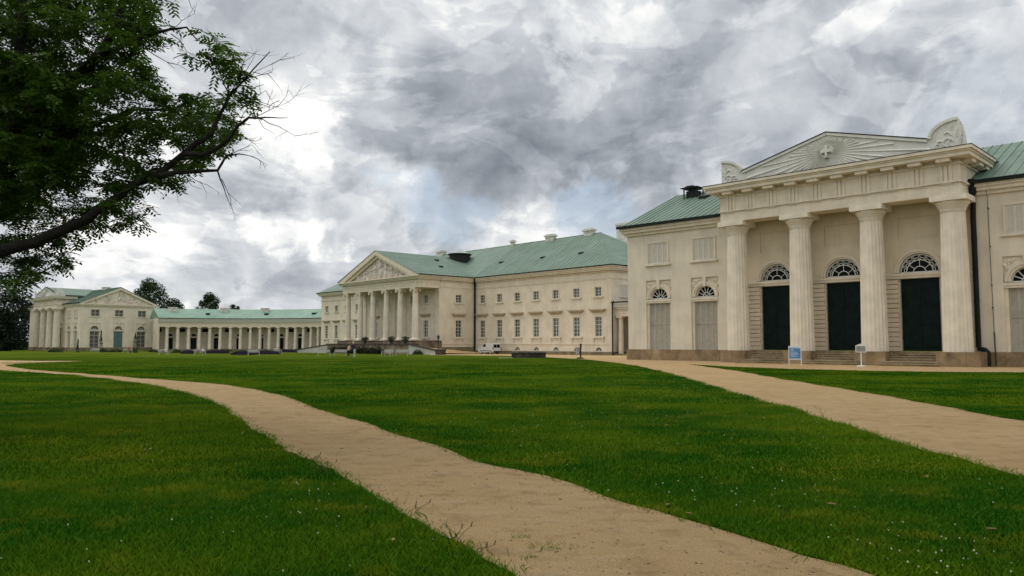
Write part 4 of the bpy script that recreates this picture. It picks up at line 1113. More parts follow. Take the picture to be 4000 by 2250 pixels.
# potted box balls on the terrace coping
def pot(px, lb):
    d = ray(px, 1338); p0 = Vector(mw(-60, -15.3)); p1 = Vector(mw(-33, -15.3)); e = p1-p0
    t = (p0.x*d.y - p0.y*d.x)/(-(e.x*d.y - e.y*d.x)); p = p0+e*t
    B = thing('potted_shrub', lb, 'potted plant', (p.x, p.y, ZM+1.62), 0, 'potted shrubs on the terrace')
    mb = MB(); mb.lathe([(.22, 0), (.36, .5), (.4, .52), (.4, .58), (.3, .58)], 0, 0, 14); mb.build('pot', M['dark_stone'], B)
    f = MB(); pts = []
    for i in range(420):
        v = Vector((rnd.gauss(0,1), rnd.gauss(0,1), rnd.gauss(0,1))).normalized()*(rnd.random()**.4); pts.append((v.x*.8, v.y*.8, 1.05+v.z*.55))
    leaf_cloud(f, pts, .2, .6); f.build('foliage', M['hedge'], B)
pot(1426, 'round dark potted shrub between the third and fourth portico column'); pot(1529, 'round dark potted shrub between the fifth portico columns, left of the rightmost pot'); pot(1583, 'round dark potted shrub nearest the right corner of the terrace')

# ------------------------------------------------------------------ benches, van, signs, well, lamp, bin
M['bench'] = pm('weathered white bench paint', (.40, .40, .37), .7, .12, 4)
def bench_parts(B):
    s = MB()
    for i in range(4): s.box(-.9, .9, -.28+i*.125, -.18+i*.125, .43, .47)
    s.build('seat', M['bench'], B)
    b = MB()
    for i in range(4):
        z = .56+.1*i; y = .22+.03*i; b.box(-.9, .9, y, y+.03, z, z+.08)
    b.build('backrest', M['bench'], B)
    for sx in (-1, 1):
        for y0, y1, z1 in ((-.27, -.2, .66), (.2, .27, .95)):
            l = MB(); l.box(sx*.84-.03, sx*.84+.03, y0, y1, 0, z1 if y0 < 0 else .43); l.build('leg', M['bench'], B)
        a = MB(); a.box(sx*.84-.035, sx*.84+.035, -.3, .27, .663, .7); a.build('armrest', M['bench'], B)
def ground_at(px, D): d = ray(px, 1338); return (d.x*D/d.y, D, terr(D))
first = None
for px, D, rz, lb in ((1266,112,.35,'white bench in front of the left ramp wall, left of the two standing people'),(1330,113,-.05,'white bench right behind the two standing people at the terrace hedge'),(1513,103,-.7,'white bench turned sideways in front of the terrace, right of the standing people'),(1570,112,.05,'white bench at the right end of the dark terrace hedge'),
                      (992,122,.5,'slatted white bench between two purple lavender mounds'),(782,124,.6,'white bench with two seated people beside dark lavender'),(640,128,1.0,'white bench with a pale figure at the left end of the colonnade'),(372,165,.0,'white bench in front of the left window of the far gable'),(500,160,.3,'white bench with a red clad person right of the teal door'),(1085,140,2.6,'white bench in front of the left terrace ramp with its back to the lawn')):
    p = ground_at(px, D)
    if first is None: B = thing('bench', lb, 'bench', p, rz, 'white garden benches'); bench_parts(B); first = B
    else:
        B = copy_tree(first); B.location = p; B.rotation_euler = (0, 0, rz); B['label'] = lb
# dark pushchair beside the bench
def skinpiece(name, parts, m, parent, vox=.022):
    mb = MB()
    for p in parts:
        if p[0] == 't': mb.tube(p[1], p[2], 10)
        else: mb.ell(p[1], p[2], 12, 8)
    o = mb.build(name, m, parent, smooth=True)
    r = o.modifiers.new('merge', 'REMESH'); r.mode = 'VOXEL'; r.voxel_size = vox; r.use_smooth_shade = True
    return o
def cloth(c, r=.85): return pm('cloth', c, r, .12, 8)
def standing(label, p, rz, h, top, legs, hair, lean=0., hairlen=.0, arm=0.):
    s = h/1.75
    B = thing('person', label, 'person', p, rz, None); B.scale = (s, s, s)
    L = lean
    sh = (L*.42, 0, 1.42); hip = (0, 0, .92); hd = (L*.62, -.02, 1.62)
    A = [( (sh[0], q*.2, 1.40), (sh[0]+arm*.18, q*.25, 1.14), (sh[0]+arm*.42, q*.2, .95+arm*.12)) for q in (-1, 1)]
    body = [('e', hd, (.095, .08, .12)), ('t', [(sh[0], 0, 1.44), (hd[0]-L*.03, 0, 1.54)], [.055, .05]), ('e', (hd[0]+.1, -.02, 1.6), (.02, .015, .02)),
            ('t', [sh, (L*.2, 0, 1.15), hip], [.13, .13, .14])]
    for q, a in zip((-1, 1), A):
        body.append(('t', list(a), [.05, .04, .03]))
        w = Vector(a[2]); body.append(('e', tuple(w+Vector((.02, 0, -.06))), (.03, .025, .05)))
        for j in range(4): body.append(('t', [tuple(w+Vector((.02, (j-1.5)*.018, -.09))), tuple(w+Vector((.035, (j-1.5)*.02, -.155)))], [.011, .008]))
        body.append(('t', [tuple(w+Vector((.035, 0, -.05))), tuple(w+Vector((.07, 0, -.09)))], [.011, .009]))
        body.append(('t', [(0, q*.09, .9), (.01, q*.1, .5), (-.01, q*.1, .08)], [.085, .06, .04])); body.append(('e', (.05, q*.1, .045), (.13, .045, .045)))
    skinpiece('body', body, M['skin'], B)
    skinpiece('top', [('t', [(sh[0], 0, 1.45), (sh[0], 0, 1.38), (L*.2, 0, 1.12), (0, 0, .86)], [.12, .17, .155, .16])] + [('t', [a[0], a[1], tuple((Vector(a[1])+Vector(a[2]))/2)], [.072, .06, .05]) for a in A], cloth(top), B)
    skinpiece('trousers', [('t', [(0, 0, .95), (0, 0, .85)], [.15, .155])] + [('t', [(0, q*.085, .86), (.01, q*.1, .5), (-.01, q*.1, .09)], [.105, .078, .068]) for q in (-1, 1)], cloth(legs), B)
    hr = [('e', (hd[0]-.015, -.02, 1.66), (.105, .09, .1))]
    if hairlen: hr.append(('t', [(hd[0]-.06, 0, 1.62), (hd[0]-.09, 0, 1.62-hairlen)], [.08, .05]))
    skinpiece('hair', hr, cloth(hair, .6), B, .02)
    return B
pA = ground_at(1361, 97); pB = ground_at(1386, 90)
standing('shorter dark haired person in pale top and black trousers standing by the terrace hedge', pA, PI*.15, 1.66, (.55, .42, .33), (.01, .01, .012), (.012, .008, .006), .25, .12, .4)
standing('taller fair haired person in purple top and light jeans leaning toward a shorter companion', pB, PI*.95, 1.88, (.045, .015, .04), (.36, .42, .46), (.5, .42, .28), .35, .1, .8)
def seated(label, p, rz, top, legs, hair):
    B = thing('person', label, 'person', p, rz, 'people sitting on the white benches')
    skinpiece('body', [('e', (0, -.02, 1.16), (.08, .095, .12)), ('t', [(0, 0, .98), (0, 0, 1.08)], [.055, .05]), ('t', [(0, .03, .98), (0, .06, .55)], [.13, .14])] +
              [('t', [(q*.2, .02, .95), (q*.25, -.08, .72), (q*.14, -.28, .66)], [.05, .042, .032]) for q in (-1, 1)] + [('e', (q*.13, -.34, .65), (.03, .06, .025)) for q in (-1, 1)] +
              [('t', [(q*.1, .03, .55), (q*.11, -.4, .54), (q*.11, -.42, .08)], [.08, .062, .04]) for q in (-1, 1)] + [('e', (q*.11, -.48, .04), (.045, .12, .04)) for q in (-1, 1)], M['skin'], B)
    skinpiece('top', [('t', [(0, .02, 1.0), (0, .03, .92), (0, .05, .55)], [.11, .18, .17])] + [('t', [(q*.2, .02, .95), (q*.25, -.08, .74)], [.075, .062]) for q in (-1, 1)], cloth(top), B)
    skinpiece('trousers', [('t', [(q*.1, .03, .56), (q*.11, -.4, .55), (q*.11, -.42, .1)], [.1, .08, .065]) for q in (-1, 1)] + [('t', [(0, .06, .6), (0, .05, .54)], [.15, .16])], cloth(legs), B)
    skinpiece('hair', [('e', (0, .01, 1.2), (.09, .1, .1))], cloth(hair, .6), B, .02)
def on_bench(px, D, rz, dx): p = ground_at(px, D); return (p[0]+dx*math.cos(rz), p[1]+dx*math.sin(rz), p[2])
seated('person in lilac white shirt seated on the white bench beside dark lavender', on_bench(782,124,.6,.45), .6, (.62,.6,.68), (.25,.25,.28), (.5,.48,.5))
seated('person in dusty pink top seated left of the lilac shirted one', on_bench(782,124,.6,-.35), .6, (.35,.26,.24), (.1,.1,.1), (.06,.04,.03))
seated('person in cream clothes seated at the left end of the colonnade', on_bench(640,128,1.0,.4), 1.0, (.62,.62,.55), (.55,.52,.42), (.4,.38,.34))
seated('person in red top seated right of the teal door', on_bench(500,160,.3,.2), .3, (.35,.06,.03), (.2,.2,.2), (.05,.03,.02))
seated('person in white shirt seated with back to the lawn near the left ramp', on_bench(1085,140,2.6,.4), 2.6, (.74,.72,.74), (.06,.06,.08), (.05,.04,.03))
seated('person in dull red top beside the white shirted sitter near the left ramp', on_bench(1085,140,2.6,-.4), 2.6, (.30,.09,.07), (.06,.05,.05), (.03,.02,.02))

# --- white delivery van by the right wing
vx, vy = mw(-26.6, -3.1)
V_ = thing('van', 'small white delivery van parked against the right wing of the main palace', 'van', (vx, vy, terr(vy)), RZM); V_.scale = (1., 1., 1.08)
vb = MB()
side = [(-2.15,.32),(2.12,.32),(2.15,.6),(2.1,1.0),(1.98,1.7),(1.85,1.8),(.1,1.83),(-.45,1.74),(-1.1,1.2),(-1.95,1.0),(-2.2,.8)]
vb.prism(side, -.86, .86); vb.build('body', pm('white car paint', (.60,.61,.62), .3, .03, 1, spec=.4), V_)
def whl(mb, x, y0, y1, r): mb.arc(x, .31, .02, r, y0, y1, 0, 360, 20)
for x in (-1.38, 1.32):
    for s in (-1, 1):
        y0, y1 = (-.89, -.66) if s < 0 else (.66, .89)
        wmb = MB(); whl(wmb, x, y0, y1, .31); wo = wmb.build('wheel', M['iron'], V_)
        rm = MB(); whl(rm, x, y0-.01 if s < 0 else y1-.02, y0+.02 if s < 0 else y1+.01, .19); rm.build('rim', M['chimney'], wo)
g_ = MB(); g_.prism([(-.95,1.22),(-.42,1.66),(-.05,1.68),(-.05,1.22)], -.875, -.862); g_.build('side_window', M['glass'], V_)
g_ = MB(); g_.face([(-1.12,-.74,1.2),(-1.12,.74,1.2),(-.48,.7,1.73),(-.48,-.7,1.73)]); g_.V = [(x-.02, y, z+.02) for x, y, z in g_.V]; g_.build('windscreen', M['glass'], V_)
for s in (-1, 1):
    g_ = MB(); y0, y1 = (-.74, -.04) if s < 0 else (.04, .74)
    g_.face([(2.105,y0,1.08),(2.105,y1,1.08),(2.01,y1,1.62),(2.01,y0,1.62)]); g_.build('rear_window', M['glass'], V_)
    l = MB(); l.box(2.0, 2.14, s*.86-.09 if s < 0 else s*.86-.0, s*.86+.0 if s < 0 else s*.86+.02, .75, 1.2); l.build('tail_light', pm('red lamp glass', (.3,.02,.015), .2, .1, 2), V_)
pb = MB(); pb.box(2.13, 2.2, -.85, .85, .3, .55); pb.build('bumper', M['iron'], V_)
pb = MB(); pb.box(2.132, 2.15, -.26, .26, .7, .82); pb.build('number_plate', M['white'], V_)
st = MB(); st.box(-1.0, 1.0, -.9, -.862, .55, .63); st.build('side_strip', M['iron'], V_)

# --- blue notice board standing on the gravel
def facing(p): return math.atan2(p.x, p.y)*-1
p = on_ground(3106, 1428)
S_ = thing('notice_board', 'blue poster in a white framed standing board before the left steps', 'notice board', (p.x, p.y, 0), -.40)
tilt = lambda u, v, z: (u, v + (z-.0)*.12, z)
fr = MB(tilt)
for a in ((-.42,-.38,.42,1.36),(.38,.42,.42,1.36)): fr.box(a[0], a[1], -.02, .02, a[2], a[3])
fr.box(-.38,.38,-.02,.02,1.31,1.36); fr.box(-.38,.38,-.02,.02,.42,.47); fr.build('frame', M['white'], S_)
po = MB(tilt); po.box(-.38,.38,-.008,.012,.47,1.31); PO = po.build('poster', pm('blue poster', (.07,.19,.36), .4, .12, 3), S_)
tx = MB(tilt)
for (u0, u1, z) in ((-.3,-.08,1.12),(-.3,-.05,1.08),(-.28,-.1,1.02),(-.3,.1,.93),(-.3,.22,.86),(-.3,.2,.8),(-.3,.24,.74),(-.3,.0,.68),(-.3,.18,.6)): tx.box(u0, u1, -.0105, -.0085, z, z+.022)
tx.prism([(-.37,1.22),(.37,1.19),(.37,1.3),(-.37,1.3)], -.0105, -.0085); tx.build('poster_print', pm('pale poster print', (.45,.56,.66), .5, .1, 8), PO)
for s in (-1, 1):
    l = MB(tilt); l.box(s*.4-.02, s*.4+.02, -.02, .02, 0, .418); l.build('leg', M['white'], S_)
    l = MB(lambda u, v, z: (u, v + .33 - z*.12, z)); l.box(s*.4-.02, s*.4+.02, .0, .04, 0, 1.3); l.build('leg', M['white'], S_)
# --- small grey information sign on a post
p = on_ground(3365, 1432)
S_ = thing('info_sign', 'small grey information panel with gabled white frame on a white post', 'sign', (p.x, p.y, 0), -.46)
q = MB(); q.lathe([(.3,0),(.3,.05),(.06,.09)], 0, 0, 20); q.build('foot', M['white'], S_)
q = MB(); q.box(-.035,.035,-.03,.03,.05,.98); q.build('post', M['white'], S_)
q = MB(); q.box(-.33,-.29,-.05,.03,.95,1.4); q.box(.29,.33,-.05,.03,.95,1.4); q.box(-.29,.29,-.05,.03,.95,.99); q.box(-.29,.29,-.05,.03,1.36,1.4); q.prism([(-.33,1.403),(.33,1.403),(0,1.53)], -.05, .03); q.build('frame', M['white'], S_)
q = MB(); q.box(-.29,.29,-.03,.02,.99,1.36); PO = q.build('panel', pm('grey panel', (.30,.31,.30), .5, .1, 6), S_)
q = MB()
for i in range(9): q.box(-.25, .25-(.1 if i % 4 == 3 else 0), -.033, -.0305, 1.03+.034*i, 1.042+.034*i)
q.build('panel_print', pm('panel print', (.18,.19,.19), .6, .1, 6), PO)
# --- dark stone basin on the lawn
p = on_ground(2066, 1397.5)
S_ = thing('stone_basin', 'long dark stone basin with a grey rim on the lawn before the right wing', 'basin', (p.x, p.y+.6, terr(p.y)-.05), -.08)
q = MB(); q.box(-1.95,1.95,-.7,.7,0,.62); q.build('trough', M['dark_stone'], S_)
q = MB(); q.box(-2.05,2.05,-.82,-.5,.623,.76); q.box(-2.05,2.05,.5,.82,.623,.76); q.box(-2.05,-1.7,-.5,.5,.623,.76); q.box(1.7,2.05,-.5,.5,.623,.76); q.build('rim', pm('grey stone rim', (.16,.155,.14), .85, .3, 2), S_)
q = MB(); q.box(-1.7,1.7,-.5,.5,.623,.66); q.build('water', M['glass'], S_)
p = on_ground(1975, 1399)
q = MB(); q.box(-.75,.75,-.35,.35,-.05,.05); tag(q.build('stone_slab', M['ramp_wall'], None, loc=(p.x, p.y, p.z), rz=.1), 'pale flat stone slab in the grass left of the dark basin', 'slab')
# --- dark post with a grey litter bin
p = on_ground(2268, 1401)
S_ = thing('litter_bin', 'grey litter bin hung on a dark post at the edge of the forecourt', 'litter bin', (p.x, p.y, p.z), 0)
q = MB(); q.tube([(0,0,-.1),(0,0,.9),(.03,0,1.5)], [.075,.09,.11], 10); q.lathe([(.12,1.5),(.14,1.52),(.05,1.56)], .03, 0, 10); q.build('post', M['iron'], S_)
q = MB(); q.lathe([(.15,.45),(.19,.5),(.2,1.1),(.22,1.12),(.22,1.16),(.17,1.16)], -.3, .02, 16); q.build('bin', pm('grey bin', (.36,.37,.37), .5, .15, 3), S_)
bush('grass_tussock', 'dark grass tussock round the foot of the litter bin post', (p.x-.05, p.y-.1, p.z), .5, .3, .16, 'shrub', 160, .1, 'grass')
# --- street lamp by the carriage ramp
d = ray(1712, 1338); lx, ly = mw(-34.2, -16.2)
S_ = thing('street_lamp', 'dark slim street lamp at the foot of the carriage ramp', 'street lamp', (d.x*128/d.y, 128, terr(128)), 0)
q = MB(); q.lathe([(.16,0),(.15,.4),(.07,.5),(.055,2.4),(.1,2.45),(.05,2.5)], 0, 0, 12); q.build('post', M['iron'], S_)
q = MB(); q.lathe([(.1,2.5),(.24,3.0)], 0, 0, 6); q.build('lantern', M['pane'], S_)
q = MB(); q.lathe([(.3,3.003),(.24,3.12),(.06,3.3),(.03,3.5)], 0, 0, 6); q.build('cap', M['iron'], S_)

# ------------------------------------------------------------------ grass, clover, weeds and fallen leaves
def in_poly(poly, X, Y):
    r = np.zeros(len(X), bool); j = len(poly)-1
    for i in range(len(poly)):
        xi, yi = poly[i]; xj, yj = poly[j]
        if yi != yj:
            r ^= ((yi > Y) != (yj > Y)) & (X < (xj-xi)*(Y-yi)/(yj-yi)+xi)
        j = i
    return r
def scatter(n, y0, y1, half=.78):
    y = np.sqrt(npr.random(n)*(y1**2-y0**2)+y0**2); x = (npr.random(n)*2-1)*half*y
    keep = ~in_poly(PATH1, x, y) & ~(in_poly(COURT, x, y) & ~in_poly(WEDGE, x, y))
    dx, dy = (x-PN.x), (y-PN.y); s2 = math.sqrt(.5)
    keep &= (s2*dx+s2*dy) < -3.4
    return x[keep], y[keep]
def patch(x, y):
    return (np.sin(x*.37+1.3*np.sin(y*.23))+np.sin(y*.31+1.7*np.sin(x*.19+.6))+np.sin(x*1.1+y*.7)*.6+np.sin(x*.6-y*1.3+2)*.6)/3.2
Vx, Fx = [], []
def blades(n, y0, y1, hgt_, wid):
    x, y = scatter(n, y0, y1); m = len(x); pt = patch(x, y)
    a = npr.random(m)*2*PI; h = hgt_*(.45+.8*npr.random(m))*(1+.35*pt); w = wid*(.6+.8*npr.random(m)); ln = h*(.2+.9*npr.random(m)); b = npr.random(m)*2*PI
    ca, sa = np.cos(a)*w/2, np.sin(a)*w/2; z = np.zeros(m)
    V = np.empty((m, 4, 3)); lx_, ly_ = np.cos(b)*ln, np.sin(b)*ln
    V[:,0] = np.stack([x-ca, y-sa, z-.005], 1); V[:,1] = np.stack([x+ca, y+sa, z-.005], 1)
    V[:,2] = np.stack([x+lx_*.45+ca*.7, y+ly_*.45+sa*.7, h*.62], 1); V[:,3] = np.stack([x+lx_, y+ly_, h], 1)
    Vx.append(V.reshape(-1, 3))
def fringe(poly, lo, hi):
    xs, ys = [], []
    for a, b in zip(poly, poly[1:]):
        d = math.hypot(b[0]-a[0], b[1]-a[1]); m = math.hypot(a[0], a[1])
        if m > 45 or d > 3 or a[1] < 3.3: continue
        n = int(d*(130 if m < 15 else 70))+1
        t = npr.random(n); o = npr.normal(0, .07, n)
        xs.append(a[0]+(b[0]-a[0])*t+o); ys.append(a[1]+(b[1]-a[1])*t+npr.normal(0, .07, n))
    return np.concatenate(xs), np.concatenate(ys)
def blades_at(x, y, hgt_, wid):
    m = len(x); a = npr.random(m)*2*PI; far = 1+np.hypot(x, y)*.05
    h = hgt_*(.4+1.1*npr.random(m)**2); w = wid*(.6+.8*npr.random(m))*far*.6; ln = h*(.3+1.1*npr.random(m)); b = npr.random(m)*2*PI
    ca, sa = np.cos(a)*w/2, np.sin(a)*w/2; z = np.zeros(m); lx_, ly_ = np.cos(b)*ln, np.sin(b)*ln
    V = np.empty((m, 4, 3)); V[:,0] = np.stack([x-ca, y-sa, z-.005], 1); V[:,1] = np.stack([x+ca, y+sa, z-.005], 1)
    V[:,2] = np.stack([x+lx_*.45+ca*.7, y+ly_*.45+sa*.7, h*.62], 1); V[:,3] = np.stack([x+lx_, y+ly_, h], 1); Vx.append(V.reshape(-1, 3))
for P_ in (PATH1, COURT, WEDGE): blades_at(*fringe(P_, 0, 0), .045, .007)
blades(150000, 3.6, 9, .040, .006); blades(200000, 9, 20, .045, .010); blades(160000, 20, 38, .05, .02); blades(60000, 38, 62, .055, .04)
Va = np.concatenate(Vx); nq = len(Va)//4
me = bpy.data.meshes.new('grass'); me.vertices.add(len(Va)); me.vertices.foreach_set('co', Va.ravel())
me.loops.add(nq*4); me.polygons.add(nq)
me.loops.foreach_set('vertex_index', np.arange(nq*4, dtype=np.int32)); me.polygons.foreach_set('loop_start', np.arange(0, nq*4, 4, dtype=np.int32))
me.update(calc_edges=True)
def grassmat():
    m, nt, b = new_mat('grass blades')
    tc = N(nt, 'ShaderNodeTexCoord').outputs['Object']; g = N(nt, 'ShaderNodeNewGeometry')
    a = ramp_mix(nt, noise(nt, tc, .22, 7, .62, .42, .60), GB[0], GB[1])
    a = ramp_mix(nt, noise(nt, tc, .75, 7, .68, .52, .72), a, GB[2])
    r = N(nt, 'ShaderNodeMapRange'); r.inputs[1].default_value = .55; r.inputs[2].default_value = 1.; nt.links.new(g.outputs['Random Per Island'], r.inputs[0])
    rm = N(nt, 'ShaderNodeMath', operation='MULTIPLY'); rm.inputs[1].default_value = .55; nt.links.new(r.outputs[0], rm.inputs[0])
    a = ramp_mix(nt, rm.outputs[0], a, GB[3])
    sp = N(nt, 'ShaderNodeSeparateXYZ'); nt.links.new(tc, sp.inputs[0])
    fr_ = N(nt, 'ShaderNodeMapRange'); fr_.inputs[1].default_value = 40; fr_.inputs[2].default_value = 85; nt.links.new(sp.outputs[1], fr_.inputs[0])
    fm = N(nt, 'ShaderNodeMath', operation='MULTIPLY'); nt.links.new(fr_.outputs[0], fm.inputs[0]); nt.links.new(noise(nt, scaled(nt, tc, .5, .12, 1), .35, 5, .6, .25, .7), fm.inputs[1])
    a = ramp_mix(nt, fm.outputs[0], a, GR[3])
    nt.links.new(a, b.inputs['Base Color']); b.inputs['Roughness'].default_value = .7; b.inputs['Specular IOR Level'].default_value = .08
    t = N(nt, 'ShaderNodeBsdfTranslucent'); mx = N(nt, 'ShaderNodeMixShader'); mx.inputs[0].default_value = .3
    nt.links.new(a, t.inputs['Color']); nt.links.new(b.outputs[0], mx.inputs[1]); nt.links.new(t.outputs[0], mx.inputs[2]); nt.links.new(mx.outputs[0], nt.nodes['Material Output'].inputs['Surface'])
    return m
GB = [(.016,.100,.003),(.115,.20,.005),(.25,.25,.014),(.15,.28,.018)]
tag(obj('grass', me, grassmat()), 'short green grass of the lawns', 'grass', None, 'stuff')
# clover heads
cl = MB()
for (cx, cy, sx, sy, n) in ((2350,1640,330,26,70),(3250,1650,120,16,40),(2480,1500,120,16,40),(2640,1525,110,14,70),(1200,1985,150,70,35),(780,2160,420,70,22),(3700,2200,260,60,60),(2800,1950,200,40,40),(1550,1600,700,60,40),(560,1760,60,30,20),(2200,1760,300,40,30),(3300,1900,500,120,60)):
    for i in range(int(n*.65)):
        q = on_ground(rnd.gauss(cx, sx), rnd.gauss(cy, sy))
        if bool(in_poly(PATH1, np.array([q.x]), np.array([q.y]))[0]) or (bool(in_poly(COURT, np.array([q.x]), np.array([q.y]))[0]) and not bool(in_poly(WEDGE, np.array([q.x]), np.array([q.y]))[0])): continue
        r = .0055*rnd.uniform(.6, 1.3)*(1+q.y*.02); z = .05+rnd.random()*.03
        cl.ell((q.x, q.y, z), (r, r, r), 6, 4)
tag(cl.build('clover_flowers', pm('clover heads', (.42,.44,.32), .9, .25, 30)), 'small white clover heads dotted over the lawns', 'clover', None, 'stuff')
# weeds along the path edges
wb = MB(); weedpos = []
def weed(mb, q, h, n=6):
    for i in range(n):
        a = rnd.uniform(0, 2*PI); s = rnd.uniform(.05, .16); t = h*rnd.uniform(.6, 1)
        x, y = q.x+rnd.gauss(0, .03), q.y+rnd.gauss(0, .03)
        mb.tube([(x, y, 0), (x+s*.4*math.cos(a), y+s*.4*math.sin(a), t*.6), (x+s*math.cos(a), y+s*math.sin(a), t)], [.003, .0025, .002], 4)
        mb.tube([(x+s*math.cos(a), y+s*math.sin(a), t), (x+s*1.1*math.cos(a), y+s*1.1*math.sin(a), t+.035)], [.006, .004], 5)
wm = pm('dry seed stalks', (.09,.07,.035), .9, .3, 20)
for px, py, h, n, lb in ((1235,1838,.2,4,'thin dry seed stalks on the left path edge, standing tallest'),(1265,1850,.16,4,'dry seed stalks just right of the tallest stalks on the path edge'),(1765,2112,.11,4,'plantain stalks at the lower left edge of the near path'),(1850,2160,.08,3,'short plantain stalks nearest the bottom of the left grass edge'),(3215,1635,.24,4,'dark dry weed standing at the edge of the far path'),(1600,2010,.12,3,'few short stalks in the middle of the left grass edge')):
    q = on_ground(px, py); mb = MB(); weed(mb, Vector((0,0,0)), h, n)
    tag(mb.build('seed_stalks', wm, None, loc=(q.x, q.y, 0)), lb, 'weed', 'weeds on the path edges')
lm = pm('brown fallen leaf', (.17,.10,.04), .8, .3, 20)
for px, py, s, lb in ((3622,1883,.09,'pale brown fallen leaf on the lawn close to the far path edge'),(3876,2096,.08,'orange brown fallen leaf lowest on the lawn between the two paths'),(2608,1997,.07,'brown leaf at the grass edge where path and lawn meet'),(2690,2032,.06,'small dry leaf on the sand just below the lawn edge'),(1535,2140,.08,'curled pale leaf in the grass of the lower left lawn'),(3250,1995,.1,'thin bleached stick like leaf in the middle of the lawn')):
    q = on_ground(px, py); mb = MB()
    mb.prism([(-s*.5,0),(-s*.2,s*.18),(s*.25,s*.16),(s*.55,0),(s*.2,-s*.15),(-s*.25,-s*.13)], .0, .006, 'z'); mb.V = [(x, y, z+.25*abs(y)+.12*x*x/s) for x, y, z in mb.V]
    tag(mb.build('fallen_leaf', lm, None, loc=(q.x, q.y, .06), rz=rnd.uniform(0, 6)), lb, 'leaf', 'fallen leaves')
tg = MB()
for px, py, r in ((2155,2138,.14),(2130,2146,.08),(2060,2180,.05),(2035,2102,.06)):
    q = on_ground(px, py)
    for i in range(int(260*r)+10):
        a = rnd.uniform(0, 2*PI); u = r*rnd.random()**.5; x, y = q.x+u*math.cos(a)*1.4, q.y+u*math.sin(a); l = rnd.uniform(.015, .04); b = rnd.uniform(0, 2*PI)
        tg.face([(x-.003, y, .003), (x+.003, y, .003), (x+l*math.cos(b), y+l*math.sin(b), l)])
tag(tg.build('path_weeds', grassmat()), 'sparse green tufts growing in the sand of the near path', 'weed', None, 'stuff')
# grit and crumbs of earth on the sand
gr_ = MB()
for i in range(4500):
    y = 4.5+rnd.random()**1.6*22; x = rnd.uniform(-.75, .78)*y
    if not bool(in_poly(PATH1, np.array([x]), np.array([y]))[0]): continue
    r = rnd.uniform(.003, .010)*(1 if rnd.random() < .96 else 2); gr_.ell((x, y, .004), (r*rnd.uniform(.8, 1.8), r, r*.6), 5, 3)
tag(gr_.build('grit', pm('dark grit', (.15,.10,.06), .9, .5, 40)), 'dark grit and crumbs scattered over the sandy path', 'grit', None, 'stuff')

# ------------------------------------------------------------------ sky: masses of cloud (direction as seen from the lawn, spread, brighter + / darker -)
SUN_E = .9; EXPO = .1
BLOBS = [(1600,470,360,-.14),(1950,560,430,-.16),(2250,520,430,-.16),(2500,640,330,-.11),(1480,400,260,-.08),(1850,330,330,-.05),(2650,420,330,-.09),(2100,720,300,-.08),
         (1100,330,300,.17),(1330,210,190,.16),(1100,560,260,.10),(1330,620,200,.18),(1560,700,180,.2),(1050,60,480,-.10),(1500,40,330,-.08),(1950,-20,420,-.08),
         (3000,430,330,.10),(3350,330,260,.05),(2150,860,340,.2),(1120,925,100,.26),(1230,935,75,.2),(900,1000,330,-.05),(450,830,420,.12),(1300,1020,260,-.08),(3800,500,380,-.12),(3250,60,420,-.13),(2050,640,260,-.05),(2900,120,380,-.06),(2550,260,300,.08),(690,1085,80,.2),(800,800,250,.10)]
BLUES = [(1640,775,170,.55),(2380,880,190,.65),(1850,810,150,.55),(700,1130,220,.2),(3900,300,300,.1)]
SKYRAMP = [(0.,(.165,.185,.215)),(.2,(.25,.275,.312)),(.42,(.385,.412,.455)),(.62,(.535,.565,.605)),(.8,(.71,.73,.75)),(1.,(1.0,1.0,.97))]

# ------------------------------------------------------------------ camera
cam = bpy.data.cameras.new('camera'); cam.lens = 27; cam.sensor_width = 36; cam.clip_end = 8000; cam.clip_start = .05
co_ = bpy.data.objects.new('camera', cam); COL.objects.link(co_); co_.location = (0, 0, EYE); co_.rotation_euler = (PI/2 + TILT, 0, 0)
sc.camera = co_
# ------------------------------------------------------------------ sky and sun
W = bpy.data.worlds.new('World'); sc.world = W; W.use_nodes = True
nt = W.node_tree; nt.nodes.clear(); L = nt.links.new
SUN_EL, SUN_AZ = math.radians(52), math.radians(-65)      # azimuth from +y towards +x
tc = N(nt, 'ShaderNodeTexCoord')
sky = N(nt, 'ShaderNodeTexSky', sky_type='NISHITA', sun_disc=False, sun_elevation=SUN_EL, sun_rotation=SUN_AZ)
bg1 = N(nt, 'ShaderNodeBackground'); bg1.inputs['Strength'].default_value = .12; L(sky.outputs[0], bg1.inputs['Color'])
def M_(op, a, b=None, c=None, clamp=False):
    n = N(nt, 'ShaderNodeMath', operation=op); n.use_clamp = clamp
    for i, v in enumerate((a, b, c)):
        if v is None: continue
        if isinstance(v, (int, float)): n.inputs[i].default_value = v
        else: L(v, n.inputs[i])
    return n.outputs[0]
sp = N(nt, 'ShaderNodeSeparateXYZ'); L(tc.outputs['Generated'], sp.inputs[0])
zz = M_('ADD', M_('MAXIMUM', sp.outputs[2], 0.), .3)
cb = N(nt, 'ShaderNodeCombineXYZ'); L(M_('DIVIDE', sp.outputs[0], zz), cb.inputs[0]); L(M_('DIVIDE', sp.outputs[1], zz), cb.inputs[1])
def ns(vec, scale, detail, rough, dist=0., off=(0,0,0)):
    mp = N(nt, 'ShaderNodeMapping'); mp.inputs['Location'].default_value = off; L(vec, mp.inputs['Vector'])
    n = N(nt, 'ShaderNodeTexNoise'); n.inputs['Scale'].default_value = scale; n.inputs['Detail'].default_value = detail
    n.inputs['Roughness'].default_value = rough; n.inputs['Distortion'].default_value = dist; L(mp.outputs[0], n.inputs['Vector']); return n.outputs['Fac']
cv = cb.outputs[0]
